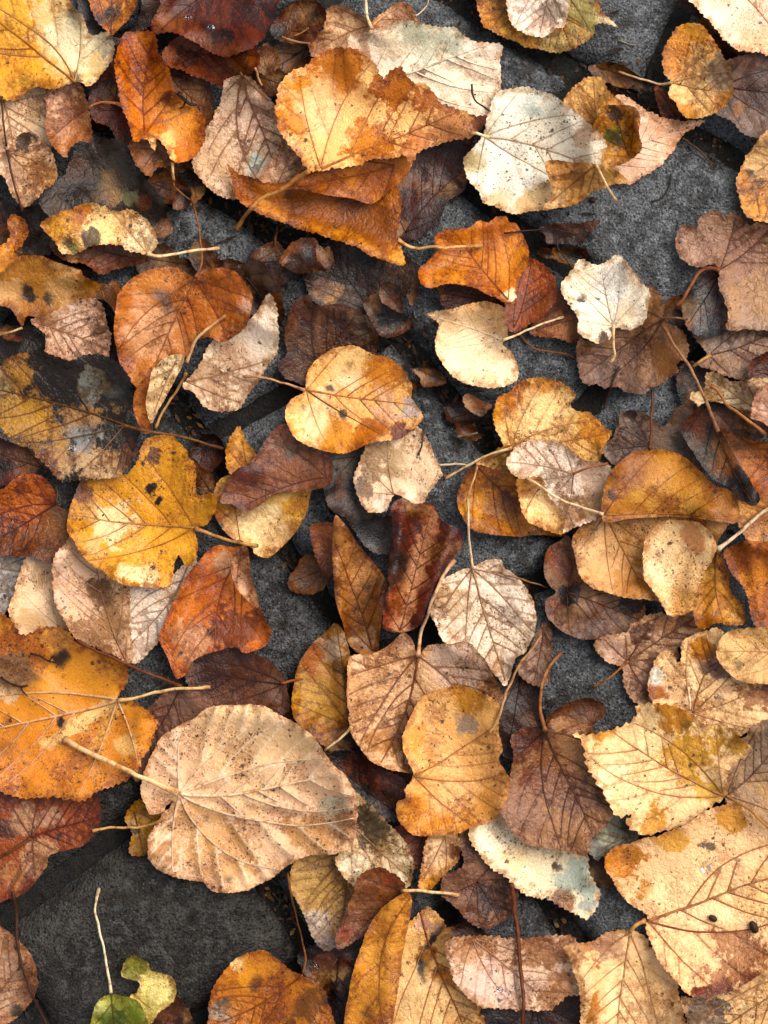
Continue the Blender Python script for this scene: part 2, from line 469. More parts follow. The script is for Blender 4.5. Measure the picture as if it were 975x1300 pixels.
def build_paving():
    global HG
    rs = random.Random(5)
    HG[:] = -27.0
    X = GO + GS * np.arange(GW); Y = GO + GS * np.arange(GH)
    xs = np.arange(-900, 1900, 16.0); ys = np.arange(-900, 2300, 16.0)
    gx, gy = np.meshgrid(xs, ys)
    P = np.stack([gx.ravel(), gy.ravel()], 1)
    w1, w2 = Wave(rs, 30, 70), Wave(rs, 90, 200)
    z = -27 + 3.5 * w1(P) + 3.0 * w2(P)
    nx, ny = len(xs), len(ys)
    F = [(j * nx + i, (j + 1) * nx + i, (j + 1) * nx + i + 1, j * nx + i + 1) for j in range(ny - 1) for i in range(nx - 1)]
    V = np.stack([(P[:, 0] - CX) * U, -(P[:, 1] - CY) * U, z * U], 1)
    n0 = len(V)                                            # skirt running far out
    xa, xb, ya, yb = V[:, 0].min(), V[:, 0].max(), V[:, 1].min(), V[:, 1].max(); zs = -31 * U; B = 60.0
    V = np.vstack([V, [[xa, ya, zs], [xb, ya, zs], [xb, yb, zs], [xa, yb, zs], [-B, -B, zs], [B, -B, zs], [B, B, zs], [-B, B, zs]]])
    F += [(n0 + 4 + i, n0 + 4 + (i + 1) % 4, n0 + (i + 1) % 4, n0 + i) for i in range(4)]
    me = new_mesh('paving', V, F, M_SOIL)
    root = link('paving', me)
    root['kind'] = 'structure'
    root['label'] = 'dark wet soil in the joints of the grey stone paving'
    for r in range(len(ROWS) - 1):
        A, B = pts(ROWS[r]), pts(ROWS[r + 1])
        A, B = catmull(A, 12, False), catmull(B, 12, False)
        for c0, c1 in zip(CUTS[r][:-1], CUTS[r][1:]):
            a = np.array([lerp_curve(A, t) for t in np.linspace(c0, c1, 6)])
            b = np.array([lerp_curve(B, t) for t in np.linspace(c0, c1, 6)])[::-1]
            poly = np.vstack([a, b])
            cen = poly.mean(0)
            O = resample(poly, 9, True)
            area = np.cross(O, np.roll(O, -1, 0)).sum()
            if area < 0: O = O[::-1]
            tang = np.roll(O, -1, 0) - np.roll(O, 1, 0)
            nrm = np.stack([tang[:, 1], -tang[:, 0]], 1); nrm /= np.linalg.norm(nrm, axis=1, keepdims=True)
            for _ in range(3):                             # rounded corners
                O = (np.roll(O, 1, 0) + 2 * O + np.roll(O, -1, 0)) / 4
            O = O - nrm * 12.0
            wj = Wave(rs, 25, 90)
            O = O - nrm * (wj(O) * 4.0 + 3.0 * vnoise(O, .08, cen[0], 3))[:, None]
            x0, y0 = O.min(0); x1, y1 = O.max(0)
            gx, gy = np.meshgrid(np.arange(x0 + 6, x1, 12), np.arange(y0 + 6, y1, 12))
            m = inside(O, gx, gy)
            I = np.stack([gx[m], gy[m]], 1)
            ed = segdist(I, O, np.roll(O, -1, 0))
            I = I[ed > 5]
            n = len(O)
            res = delaunay_2d_cdt([Vector(p) for p in np.vstack([O, I])], [], [list(range(n))], 1, 1e-4)
            V2 = np.array([v[:] for v in res[0]])
            ed = segdist(V2, O, np.roll(O, -1, 0))
            wv = Wave(rs, 50, 180); tilt = (rs.uniform(-.012, .012), rs.uniform(-.012, .012)); top = rs.uniform(-2.5, 2.5)
            tilt_c = lambda Q: stone_relief(segdist(Q, O, np.roll(O, -1, 0)), Q - cen + np.array([CX, CY]), wv, tilt, top)
            zz = stone_relief(ed, V2 - cen + np.array([CX, CY]), wv, tilt, top)
            F2 = [tuple(f) for f in res[2]]
            e = {}
            for f in F2:
                for k in range(3):
                    q = (f[k], f[(k + 1) % 3]); e[q] = 1
            bd = [q for q in e if (q[1], q[0]) not in e]
            nv = len(V2)
            low = {}
            VV = [[(x - CX) * U, -(y - CY) * U, h * U] for (x, y), h in zip(V2, zz)]
            fn = []
            for f in F2:
                p, q, s = (np.array(VV[i]) for i in f)
                fn.append(np.cross(q - p, s - p)[2])
            flip = np.mean(fn) < 0
            if flip: F2 = [f[::-1] for f in F2]
            for i, j in bd:
                for k in (i, j):
                    if k not in low:
                        low[k] = len(VV); x, y = V2[k]
                        VV.append([(x - CX) * U, -(y - CY) * U, -46 * U])
                F2.append((i, j, low[j], low[i]) if flip else (j, i, low[i], low[j]))
            me = new_mesh('paving_stone', np.array(VV), F2, M_STONE)
            fattr(me, 'tone', np.full(len(VV), float(np.clip(.15 + .85 * ((CX - cen[0]) / 700 + (cen[1] - CY) / 900) + rs.uniform(-.12, .12), 0, 1))))
            link('paving_stone', me, root)
            # into the height map
            j0, j1 = np.searchsorted(X, x0), np.searchsorted(X, x1); i0, i1 = np.searchsorted(Y, y0), np.searchsorted(Y, y1)
            if j1 > j0 and i1 > i0:
                gx, gy = np.meshgrid(X[j0:j1], Y[i0:i1])
                m = inside(O, gx, gy)
                if m.any():
                    Q = np.stack([gx[m], gy[m]], 1)
                    HG[i0:i1, j0:j1][m] = tilt_c(Q)
    return root

PAVING = build_paving()
HG0 = HG.copy()                                         # bare ground

# ------------------------------------------------------------------ leaves
SPECS = []
def L(key, layer, label, outline, b, t, c, p='', st='', sc='b08a5e', sr=2.0, of=None, cup=10, wv=2.6, fold=5, pk=1.6,
      sp=.25, vn=.6, mo=.55, te=2.0, tp=7.0, wet=0.16, wetp='', ps=1.0, rd='', nveins=12, lab=None):
    SPECS.append(dict(key=key, layer=layer, label=label, outline=outline, b=b, t=t, c=c, p=p, st=st, sc=sc, sr=sr, of=of, cup=cup, wv=wv,
                      fold=fold, pk=pk, sp=sp, vn=vn, mo=mo, te=te, tp=tp, wet=wet, wetp=wetp, ps=.85 if key in ('h6', 'e10', 'h18', 'd6', 'h16', 'a9', 'b4', 'e7', 'a2a', 'a2b', 'e13', 'd10', 'h11', 'd7', 'd4') else 1.0, rd=rd, nveins=nveins))

def acol(h):
    c = lin(h); m = max(c.mean(), 1e-3)
    k = min(max((.34 - m) / .26, 0), 1)                     # soaked dark leaves are a warm brown
    c = c * (1 - k * np.array([.02, .06, .38]))
    s = min(max(((c.max() - c.min()) / c.max() - .74) / .2, 0), 1)                # deep rather than bright oranges and golds
    c = c * (1 - s * np.array([.08, .20, .50]))
    m = max(c.mean(), 1e-3)
    return np.clip(c * min((m / .46) ** .20, 1) * min((.56 / m) ** .45, 1), 0.002, .82)

def rot(v, a):
    c, s = math.cos(a), math.sin(a)
    return np.array([c * v[0] - s * v[1], s * v[0] + c * v[1]])

def make_veins(rs, O, b, t):
    """midrib, fan of basal veins and feathered side veins, each stopped at the rim or at another vein"""
    b, t = np.array(b, float), np.array(t, float)
    ax = t - b; Ln = np.hypot(*ax); ax = ax / Ln
    Lv = max(Ln, 1.05 * math.sqrt(max((O.max(0) - O.min(0)).prod(), 1)))
    A, B = O, np.roll(O, -1, 0)
    veins = []; used = np.zeros((0, 2))
    def march(p, d, length, bend, margin=2.5, start_free=7):
        nonlocal used
        out = [p.copy()]; q = p.copy(); d = d.copy(); s = 0; jt = rs.uniform(-.01, .01)
        okstart = False
        while s < length:
            d = rot(d, bend + jt + rs.uniform(-.035, .035)); q = q + d * 4; s += 4
            inn = inside1(A, B, q)
            if not inn:
                if okstart or s > 40: break
                out = [q.copy()]; continue
            okstart = True
            if np.min(np.hypot(*(O - q).T)) < margin + .6: break
            if s > start_free and len(used) and np.min(np.hypot(*(used - q).T)) < 3.6: break
            out.append(q.copy())
        return np.array(out)
    def keep(V, r, kind):
        nonlocal used
        if len(V) >= 4:
            veins.append((V, r, kind)); used = np.vstack([used, V])
    bd = rs.uniform(-.12, .12)
    mid = march(b, rot(ax, bd), Ln * 1.08, -2 * bd * 4 / Ln)
    keep(mid, 1.75, 'midrib')
    sidev = []
    for sgn in (1, -1):
        for ang, ln in ((.52, .95), (1.08, .72), (1.75, .55)):
            V = march(b, rot(ax, sgn * (ang + rs.uniform(-.09, .09))), Lv * ln, -sgn * .012)
            keep(V, 1.25 if ang < 1 else 1.0, 'vein'); sidev.append((V, sgn, ang))
    if len(mid) > 8:
        for f in (.24, .38, .52, .66, .80):
            for sgn in (1, -1):
                k = int((f + rs.uniform(-.04, .04)) * (len(mid) - 1)); k = min(max(k, 1), len(mid) - 2)
                d = mid[k + 1] - mid[k - 1]; d = d / max(np.hypot(*d), 1e-6)
                keep(march(mid[k], rot(d, sgn * (.78 + rs.uniform(-.08, .08))), Lv * .6, -sgn * .014), .95, 'vein')
    for V, sgn, ang in sidev:
        if len(V) < 12: continue
        for f in (.28, .48, .68, .85):
            k = min(max(int(f * len(V)), 1), len(V) - 2)
            d = V[k + 1] - V[k - 1]; d = d / max(np.hypot(*d), 1e-6)
            keep(march(V[k], rot(d, sgn * .72), Lv * .42, -sgn * .012), .6, 'twig')
    return veins

def build_leaf(S, root, idx):
    global HG
    rs = random.Random(idx * 7 + 3)
    P = pts(S['outline'])
    O = resample(catmull(P, 3, True), 2.5, True)
    if np.cross(O, np.roll(O, -1, 0)).sum() < 0: O = O[::-1]
    tang = np.roll(O, -1, 0) - np.roll(O, 1, 0)
    nrm = np.stack([tang[:, 1], -tang[:, 0]], 1); nrm /= np.maximum(np.linalg.norm(nrm, axis=1, keepdims=True), 1e-6)
    # toothed, slightly ragged margin
    amp = S['te']; s = 0; disp = []; per = S['tp'] * rs.uniform(.85, 1.15); ph = 0; a = 1
    wj = Wave(rs, 14, 60)(O)
    for i in range(len(O)):
        ph += 2.5 / per
        if ph >= 1: ph -= 1; per = S['tp'] * rs.uniform(.7, 1.35); a = rs.uniform(.45, 1.2)
        disp.append(amp * a * (ph ** 1.3 - .45))
    lsz = min(np.sqrt(max((O.max(0) - O.min(0)).prod(), 1)) / 150, 1)
    rag = (vnoise(O, .045, idx * 3.1, 3) - .5) * 6.0 * min(amp / 1.5, 1.0) * lsz
    nt = vnoise(O, .028, idx * 5.7, 2)                      # a few torn notches
    rag -= 8.0 * sst(.72, .80, nt) * rs.choice([0, 0, .5, .9]) * lsz * (0 if S['key'] in ('e2', 'f1', 'f9', 'm2', 'e6') else 1)
    O = O + nrm * (np.array(disp) * 1.35 + wj * min(amp, 1.5) * .8 + rag)[:, None]
    A, B = O, np.roll(O, -1, 0)
    veins = make_veins(rs, O, S['b'], S['t'])
    VP = [v[0] for v in veins]
    x0, y0 = O.min(0); x1, y1 = O.max(0)
    sp = 5.5
    gx, gy = np.meshgrid(np.arange(x0, x1, sp), np.arange(y0, y1, sp * .87))
    gx = gx + (np.arange(gx.shape[0]) % 2)[:, None] * sp / 2
    gx = gx + np.array([[rs.uniform(-.9, .9) for _ in range(gx.shape[1])] for _ in range(gx.shape[0])])
    m = inside(O, gx, gy)
    I = np.stack([gx[m], gy[m]], 1)
    I = I[segdist(I, A, B) > 2.3]
    if VP:
        allv = np.vstack(VP)
        dmin = np.full(len(I), 1e9)
        for k in range(0, len(allv), 1):
            dmin = np.minimum(dmin, (I[:, 0] - allv[k, 0]) ** 2 + (I[:, 1] - allv[k, 1]) ** 2)
        I = I[dmin > 2.6 ** 2]
    verts = [Vector(p) for p in O]; n = len(O)
    edges = []
    for V in VP:
        k0 = len(verts)
        verts += [Vector(p) for p in V]
        edges += [(k0 + i, k0 + i + 1) for i in range(len(V) - 1)]
    verts += [Vector(p) for p in I]
    res = delaunay_2d_cdt(verts, edges, [list(range(n))], 1, 1e-3)
    V2 = np.array([v[:] for v in res[0]])
    F2 = [tuple(f) for f in res[2] if len(f) == 3]
    ed = segdist(V2, A, B)
    if VP:
        va = np.vstack([V[:-1] for V in VP]); vb = np.vstack([V[1:] for V in VP])
        vd = segdist(V2, va, vb)
    else:
        vd = np.full(len(V2), 50.)
    sec = np.zeros(len(V2))
    if VP:
        best = np.full(len(V2), 1e9)
        for V in VP:
            for a_, b_ in zip(V[:-1:3], np.vstack([V[3::3], V[-1:]])):
                v_ = b_ - a_; t_ = np.clip(((V2 - a_) @ v_) / max(v_ @ v_, 1e-9), 0, 1)
                q_ = V2 - (a_ + t_[:, None] * v_); d_ = q_[:, 0] ** 2 + q_[:, 1] ** 2
                u_ = d_ < best
                sd = (v_[0] * (V2[:, 1] - a_[1]) - v_[1] * (V2[:, 0] - a_[0])) > 0
                k1 = ((V[0] @ np.array([12.9, 78.2])) % 1.0); k2 = ((V[-1] @ np.array([3.71, 19.3])) % 1.0)
                best = np.where(u_, d_, best); sec = np.where(u_, np.where(sd, k1, k2), sec)
        sec = sec - .5
    # ---- support below the leaf, then its own curl
    X = GO + GS * np.arange(GW); Y = GO + GS * np.arange(GH)
    pad = 10
    j0, j1 = max(np.searchsorted(X, x0) - pad, 0), min(np.searchsorted(X, x1) + pad, GW)
    i0, i1 = max(np.searchsorted(Y, y0) - pad, 0), min(np.searchsorted(Y, y1) + pad, GH)
    gx, gy = np.meshgrid(X[j0:j1], Y[i0:i1])
    mk = inside(O, gx, gy)
    mk2 = maxf(mk.astype(float), 2) > .5
    Hs = maxf(HG[i0:i1, j0:j1], 2)
    lowv = np.percentile(Hs[mk], 8) if mk.any() else 0
    base = np.where(mk2, np.maximum(Hs, lowv), lowv)
    z = base.copy(); wgt = np.where(mk2, 1.0, 1e-3)
    for r in (22, 14, 9, 6, 4, 3):
        r = min(r, min(z.shape) // 3)
        if r < 1: continue
        zb = box(box(z * wgt, r), r) / np.maximum(box(box(wgt, r), r), 1e-6)
        z = np.maximum(zb, base)
    z = box(np.where(mk2, z, box(z, 3)), 2)
    z = np.maximum(z, base) + 1.9
    z = box(z, 1); z = np.maximum(z, base + .9)
    Z = np.zeros_like(HG); Z[i0:i1, j0:j1] = z
    w_rim, w_surf, w_s2 = Wave(rs, 130, 320, 4), Wave(rs, 45, 130, 7), Wave(rs, 18, 45, 7)
    dmax = max(ed.max(), 8.0)
    bb, tt = np.array(S['b'], float), np.array(S['t'], float)
    ax = (tt - bb) / np.hypot(*(tt - bb))
    ridges = [[float(v) for v in q.split(',')] for q in S['rd'].split(';') if q]
    def curl(Q, e):
        rim = np.clip(1 - e / (.62 * dmax), 0, 1) ** 2
        c = .72 * S['cup'] * rim * np.clip(.45 + .75 * w_rim(Q), 0, 1.3)
        c = c + S['wv'] * (1 + w_surf(Q)) + .28 * S['wv'] * (1 + w_s2(Q)) + (1.5 + 2.5 * S['wet']) * vnoise(Q, .045, idx * 1.9, 3) + rim * 4.0 * vnoise(Q, .07, idx * 6.3, 2)
        off = np.abs((Q - bb) @ np.array([-ax[1], ax[0]]))
        c = c + S['fold'] * np.clip(off, 0, 120) / 60 * np.clip(.5 + .6 * w_rim(Q[:, ::-1]), 0, 1)
        for xa, ya, xb, yb, w_, h_ in ridges:
            d = segdist(Q, [np.array([xa, ya])], [np.array([xb, yb])])
            c = c + h_ * np.exp(-(d / w_) ** 2)
        return c
    zz = g_sample(Z, V2) + curl(V2, ed) + S['pk'] * (sst(0, 9, vd) - 1) * (1 if S['vn'] > 0 else -.9) + (S['pk'] if S['vn'] > 0 else 0)
    Q = np.stack([gx[mk], gy[mk]], 1)
    if len(Q):
        eq = segdist(Q, O[::3], np.roll(O[::3], -1, 0))
        HG[i0:i1, j0:j1][mk] = np.maximum(HG[i0:i1, j0:j1][mk], g_sample(Z, Q) + curl(Q, eq) + S['pk'] + .6)
    # ---- mesh: upper face, lower face, rim
    nv = len(V2)
    W = wpts(V2, zz); Wb = wpts(V2, zz - .75)
    fn = np.array([np.cross(W[f[1]] - W[f[0]], W[f[2]] - W[f[0]])[2] for f in F2[:20]]).mean() if F2 else 1
    if fn < 0: F2 = [f[::-1] for f in F2]
    es = set()
    for f in F2:
        for k in range(3): es.add((f[k], f[(k + 1) % 3]))
    bde = [q for q in es if (q[1], q[0]) not in es]
    bi = sorted({i for q in bde for i in q}); pos = {k: n_ for n_, k in enumerate(bi)}; nb_ = len(bi)
    rimf = [(2 * nv + pos[q[1]], 2 * nv + pos[q[0]], 2 * nv + nb_ + pos[q[0]], 2 * nv + nb_ + pos[q[1]]) for q in bde]
    FF = F2 + [tuple(i + nv for i in f[::-1]) for f in F2] + rimf
    bi = np.array(bi, int)
    org = np.array(root.location)
    me = new_mesh('blade', np.vstack([W, Wb, W[bi], Wb[bi]]) - org, FF, M_LEAF)
    # ---- colour patches
    ca = np.tile(acol(S['c']), (nv, 1)); cb = ca.copy(); wsum = np.zeros(nv); csum = np.zeros((nv, 3)); wmax = np.zeros(nv)
    stains_and_sheen = S['p'].split(';')
    if lin(S['c']).mean() < .075:                           # rotted leaves: extra rust, tan and black stains
        for _ in range(7):
            q = V2[rs.randrange(nv)]
            stains_and_sheen.append('%.0f,%.0f,%.0f,%s' % (q[0], q[1], rs.uniform(8, 22), rs.choice(['7a4820', '170d07', '8f6238', '120a06', '6a3a1a', '5a3018', '24140b', '9a744c'])))
    wx = np.stack([vnoise(V2, .035, idx * 7.7 + 1, 4, .65), vnoise(V2, .035, idx * 9.1 + 5, 4, .65)], 1) - .5
    for q in stains_and_sheen:
        if not q: continue
        v = q.split(',')
        VW = V2 + wx * (min(float(v[2 if len(v) == 4 else 4]), 30) * 2.2)
        if len(v) == 4:
            d = np.hypot(VW[:, 0] - float(v[0]), VW[:, 1] - float(v[1])) / float(v[2]); cc = acol(v[3]); cc = cc if float(v[2]) < 12 else acol(S['c']) + (cc - acol(S['c'])) * S['ps']
        else:
            d = segdist(VW, [np.array([float(v[0]), float(v[1])])], [np.array([float(v[2]), float(v[3])])]) / float(v[4]); cc = acol(v[5])
        wi = np.clip(1.45 - .95 * d, 0, 1)
        wk = wi ** 3 + 1e-9
        csum += wk[:, None] * cc; wsum += wk; wmax = np.maximum(wmax, wi)
    if wsum.any(): cb = csum / np.maximum(wsum, 1e-12)[:, None]
    wt = np.full(nv, S['wet'])
    for q in S['wetp'].split(';'):
        if not q: continue
        v = [float(x) for x in q.split(',')]
        wt = np.maximum(wt, np.clip(1.5 - np.hypot(V2[:, 0] - v[0], V2[:, 1] - v[1]) / v[2], 0, 1))
    two = lambda a_: np.concatenate([a_, a_, a_[bi], a_[bi]])
    c4 = lambda a_: np.concatenate([two(a_), np.ones((2 * nv + 2 * nb_, 1))], 1)
    fattr(me, 'ca', c4(ca)); fattr(me, 'cb', c4(cb))
    fattr(me, 'sec', two(sec))
    fattr(me, 'p0', two(np.stack([wmax, vd, ed], 1)))
    fattr(me, 'p2', two(np.stack([wt, vnoise(V2, .018, idx * 2.3), vnoise(V2, .030, idx * 4.1 + 9)], 1)))
    lx = (V2 - bb) @ ax; ly = (V2 - bb) @ np.array([-ax[1], ax[0]])
    fattr(me, 'lc', two(np.stack([lx + idx * 613.7 % 4001, ly + idx * 377.1 % 3001, np.zeros(nv)], 1)))
    fattr(me, 'p1', np.tile([S['sp'] * (rs.choice([.4, .8, 1.1, 1.4]) if S['sp'] < .5 else 1.0), S['vn'], max(S['mo'], .8) if lin(S['c']).mean() < .1 else S['mo']], (2 * nv + 2 * nb_, 1)))
    S['top'] = (V2[::3].copy(), zz[::3].copy())
    blade = link('folded_flap' if S['of'] else 'blade', me, root)
    # ---- veins as fine ridges on the blade
    size = min(max(max(np.hypot(*(tt - bb)), 1.05 * math.sqrt((O.max(0) - O.min(0)).prod())) / 190, .6), 1.25)
    done = 0
    for V, r, kind in sorted([v for v in veins if v[2] != 'twig'], key=lambda v: (v[2] != 'midrib', -len(v[0]))):
        if done >= S['nveins']: break
        if len(V) < 8: continue
        done += 1
        e_ = segdist(V, A, B)
        zc = g_sample(Z, V) + curl(V, e_) + (0 if S['vn'] > 0 else .9 * S['pk'])
        tpr = np.linspace(1, .28, len(V)) * r * size * (1 if S['vn'] > 0 else 1.25)
        mi = len(V) // 2
        k = np.argmin(np.hypot(*(V2 - V[mi]).T))
        cbase = ca[k] * (1 - min(wmax[k], 1)) + cb[k] * min(wmax[k], 1)
        cv = cbase * np.array([.66, .54, .44]) ** (.6 + 1.9 * S['vn']) if S['vn'] > 0 else cbase * .72 + np.array([.66, .55, .40]) * .28
        emit_tube(kind, np.stack([V[:, 0], V[:, 1], zc + (.1 if S['vn'] > 0 else .35) * tpr], 1), tpr, cv, idx * 61.7, M_STALK, org, blade, 5)

def rest_line(Q, r, lift=1.0):
    """height of a stalk laid over whatever is below it"""
    hs = np.max([g_sample(HG, Q + np.array(o)) for o in ((0, 0), (r, 0), (-r, 0), (0, r), (0, -r))], axis=0)
    z = hs.copy()
    for k in (9, 6, 4, 3, 2):
        pad = np.pad(z, k, mode='edge')
        zb = np.convolve(pad, np.ones(2 * k + 1) / (2 * k + 1), 'valid')
        z = np.maximum(zb, hs)
    pad = np.pad(z, 2, mode='edge')
    return np.maximum(np.convolve(pad, np.ones(5) / 5, 'valid'), hs) + r * .8 + lift

def build_stalk(S, root, idx):
    rs = random.Random(idx * 5 + 1)
    Q = resample(catmull(pts(S['st']), 4, False), 4)
    r = S['sr']; n = len(Q); t = np.linspace(0, 1, n)
    wob = (vnoise(Q, .06, idx * 1.3, 2) - .5) * 3.0 * np.sin(math.pi * t)
    tg = np.gradient(Q, axis=0); tg /= np.maximum(np.linalg.norm(tg, axis=1, keepdims=True), 1e-6)
    Q = Q + np.stack([-tg[:, 1], tg[:, 0]], 1) * wob[:, None]
    z = rest_line(Q, r) + 9.0 * rs.uniform(.2, 1) * np.sin(math.pi * t) ** 2
    R = r * np.interp(t, [0, .08, .3, .85, .95, .985, 1], [1.25, .95, .78, .80, 1.15, 1.3, .85])
    R = R * (.88 + .24 * vnoise(Q, .09, idx * 2.2, 2))
    o = emit_tube('petiole', np.stack([Q[:, 0], Q[:, 1], z], 1), R, acol(S['sc']), idx * 13.3, M_STALK, np.array(root.location), root, 8)
    # browner towards both ends
    c = acol(S['sc']); m = np.interp(t, [0, .2, .6, .9, 1], [.72, .9, 1.0, .72, .38])[:, None] * (.8 + .4 * vnoise(Q, .05, idx * 3.3, 3))[:, None]
    ca = np.ones((n, 4)); ca[:, :3] = c * m ** np.array([.8, 1.1, 1.5])
    me = o.data
    me.attributes['ca'].data.foreach_set('color', np.repeat(ca, 8, axis=0).astype(np.float32).ravel())

TWIGS = [
 ('thin brown twig on the grey stone below the pointed pink leaf', '866,174 886,190 907,209', 1.6, '4a3020'),
 ('dark curved stalk on bare stone near the pale pointed leaf', '852,220 850,238 840,250 828,256', 1.1, '2c2420'),
 ('dark twig lying beside the brown leaf under the frost-white leaf', '786,464 779,480 772,500 767,519', 1.5, '40281e'),
 ('short pale twig lying in the dark joint beneath the cream heart leaf', '580,556 592,553 606,549', 1.6, '6a5a4a'),
 ('thin dark twig in the soil at upper centre', '640,296 668,294 690,290 730,295', 1.1, '33251c'),
 ('crooked dark twig among debris above the frost-white leaf', '706,305 712,322 724,338', 1.1, '2c211a'),
 ('pale thin stalk crossing the top of the stone', '528,20 540,10 545,-6', 1.0, 'b9a184'),
 ('tan stalk lying over dark debris near the top edge', '358,46 374,52 393,54', 1.5, 'a17c58', '372,46 384,41 392,35'),
 ('dark red twig lying along the bottom left leaf', '17,1130 20,1160 22,1190 28,1225 40,1262 50,1282 60,1304', 2.2, '4c2a20', '22,1232 28,1226 34,1222'),
 ('thick rust brown stalk standing along the bottom pink leaf', '650,1122 655,1165 659,1215 664,1268 662,1310', 2.9, '6e3a22'),
 ('thin brown stalk across the curled pale leaf at centre right', '634,727 660,735 694,746', 1.3, '8a6650'),
 ('slender tan stalk leaning between the peach leaf and the dark gap', '622,930 635,902 648,867 661,842 688,806', 1.8, 'a67e58'),
 ('thin pale stalk beside the curved stem of the gold leaf', '558,591 575,589 597,591', 1.3, 'b49a78'),
 ('dark pod stalk under the orange folded leaf', '219,206 219,222 222,238', 1.8, '8a5a34', '222,238 236,250 246,256'),
 ('rust coloured stalk end beside the olive leaf', '356,866 370,865 385,861', 1.8, '8e4a1e'),
 ('tiny pale twig on dark stone above the gold leaf', '785,52 800,56 808,57', .9, '8a7f70'),
 ('thin dark stalk across the dark wet leaf at upper left', '325,86 328,98 333,108', 1.5, 'b8895e'),

 ('dark hooked stalk lying on the broad pale leaf at top centre', '599,107 600,120 604,130 614,136 623,141', 1.5, '3a2418'),
 ('short black twig on the big orange yellow leaf, the upper one', '38,829 52,834 62,840 72,842', 1.5, '2a1a12', '62,840 66,834 70,831'),
 ('short black twig on the big orange yellow leaf, by the left edge', '0,860 14,868 26,872 36,870', 1.5, '2a1c14', '26,872 31,880 35,884'),
 ('black crooked twig bit stuck on the upright folded orange leaf', '226,120 236,128 242,134 250,133', 2.2, '1c130e', '236,128 232,136 228,138'),
 ('thin dark stalk lying over the dark hollow at upper centre', '352,286 350,300 349,312 352,326', 1.8, '5a3a22'),
]
SEEDS = [('dark ribbed seed on the large cream leaf, the larger one', 957, 1177, 8.5, 4.6, 1.1), ('small dark seed on the large cream leaf', 905, 1166, 6.0, 3.6, .5),
         ('small black seed on the dark stone below the gold leaf', 752, 254, 4.5, 3.4, .2), ('tan bud in the dark joint at the centre', 566, 503, 5.0, 2.8, .9)]
DROPS = [
 ('clear rain drop on the large cream leaf at lower right', 897, 1101, 7.5),
 ('small round rain drop on the pink leaf at the bottom', 635, 1256, 4.2),
 ('rain drop on the wet dark and yellow leaf', 92, 569, 5.0),
 ('rain drop on the rust leaf near the top, the larger one', 268, 35, 5.0),
 ('rain drop on the rust leaf near the top, beside another drop', 240, 22, 4.6),
 ('tiny rain drop in the dark gap at the bottom', 402, 1227, 3.0),
]

# hollows between the leaves where rotted leaf collects: x, y, radius, how many flakes
HOLLOWS = [
 (340,315,45,26,'under the fold of the orange leaf at upper centre'),(345,75,40,26,'in the gap left of the large peach leaf'),(225,250,30,16,'by the dark pod stalk at upper left'),
 (560,470,50,34,'in the joint left of the cream heart leaf'),(610,540,40,26,'in the joint left of the golden brown curled leaf'),(455,640,50,24,'above the boat shaped brown leaf'),
 (385,720,25,14,'left of the boat shaped brown leaf'),(700,300,40,26,'between the vivid orange and frost white leaves'),(780,95,50,22,'on dark stone above the large white leaf'),
 (900,175,35,0,''),(90,1140,45,0,''),(350,1140,30,0,''),(910,660,35,16,'behind the thick pale stem at right'),
 (945,800,25,12,'in the black gap above the round olive leaf'),(480,985,40,18,'under the tip of the large tan leaf'),(420,1250,35,20,'in the dark hollow at the bottom'),(590,1165,30,12,'on the stone below the dark mauve leaf'),
 (860,410,30,14,'beside the curved red stem at right'),(500,400,40,22,'above the yellow heart leaf at centre'),(250,580,25,12,'right of the bright golden leaf'),(270,330,35,18,'above the orange heart leaf'),
 (150,420,30,14,'left of the orange heart leaf'),(30,440,30,10,'above the wet mottled leaf at the left edge'),(690,880,30,0,''),(380,880,25,10,'left of the olive folded leaf'),
 (770,1090,30,14,'right of the ribbed cream white leaf'),(860,1265,25,10,'in the dark slit at the bottom right'),(740,760,25,10,'on the rusty brown mauve leaf at right'),
 (120,165,25,12,'below the small pinkish brown leaf'),(190,220,30,14,'under the upright folded orange leaf'),(410,330,40,16,'in the shade left of the dark brown upper centre leaf'),
 (660,760,20,8,'right of the pale cream centre leaf'),(530,640,30,12,'beside the mottled tan and black leaf'),(640,930,30,14,'in the gap right of the peach leaf')]

# key, layer, label, outline, base of the blade, tip, colour, stains, painted sheen and crack shade (x,y,r,colour or x1,y1,x2,y2,r,colour)
# ---- top left
L('a1',3,'large yellow leaf bleached to cream in the top left corner','89,0 105,21 115,45 138,42 145,68 133,88 122,102 112,110 100,105 64,113 42,112 22,127 5,128 -30,120 -70,60 -60,-30 20,-60 80,-40',(95,104),(-60,-20),'d9b273',
  p='10,90,55,d9a02c;0,20,45,dba83a;40,110,26,d8a233;95,55,40,e2cfa4;133,62,18,8f8077;97,22,14,5a4a44;30,103,10,5f7a1c;92,98,9,63554f',cup=9,sp=.3)
L('a2a',1,'pale tan leaf below the large yellow leaf at left edge','-40,130 -10,105 40,95 66,112 70,132 66,160 68,185 30,205 -40,210',(2,120),(20,200),'d6b492',p='40,150,25,d7b58e',st='2,122 4,150 8,186',sc='5b3b28',sr=1.5,sp=.4)
L('a2b',2,'round tan leaf with a dark torn hole near left edge','8,192 22,172 40,167 56,180 68,196 73,212 70,230 52,246 35,262 22,258 14,245 5,225 -12,218 -35,205 -30,190',(10,193),(60,240),'d0a880',
  p='35,178,15,3a3434;60,225,20,b98a52;10,215,20,c9a587',st='9,190 14,215 20,240 29,269',sc='5a3522',sr=1.8,sp=.5)
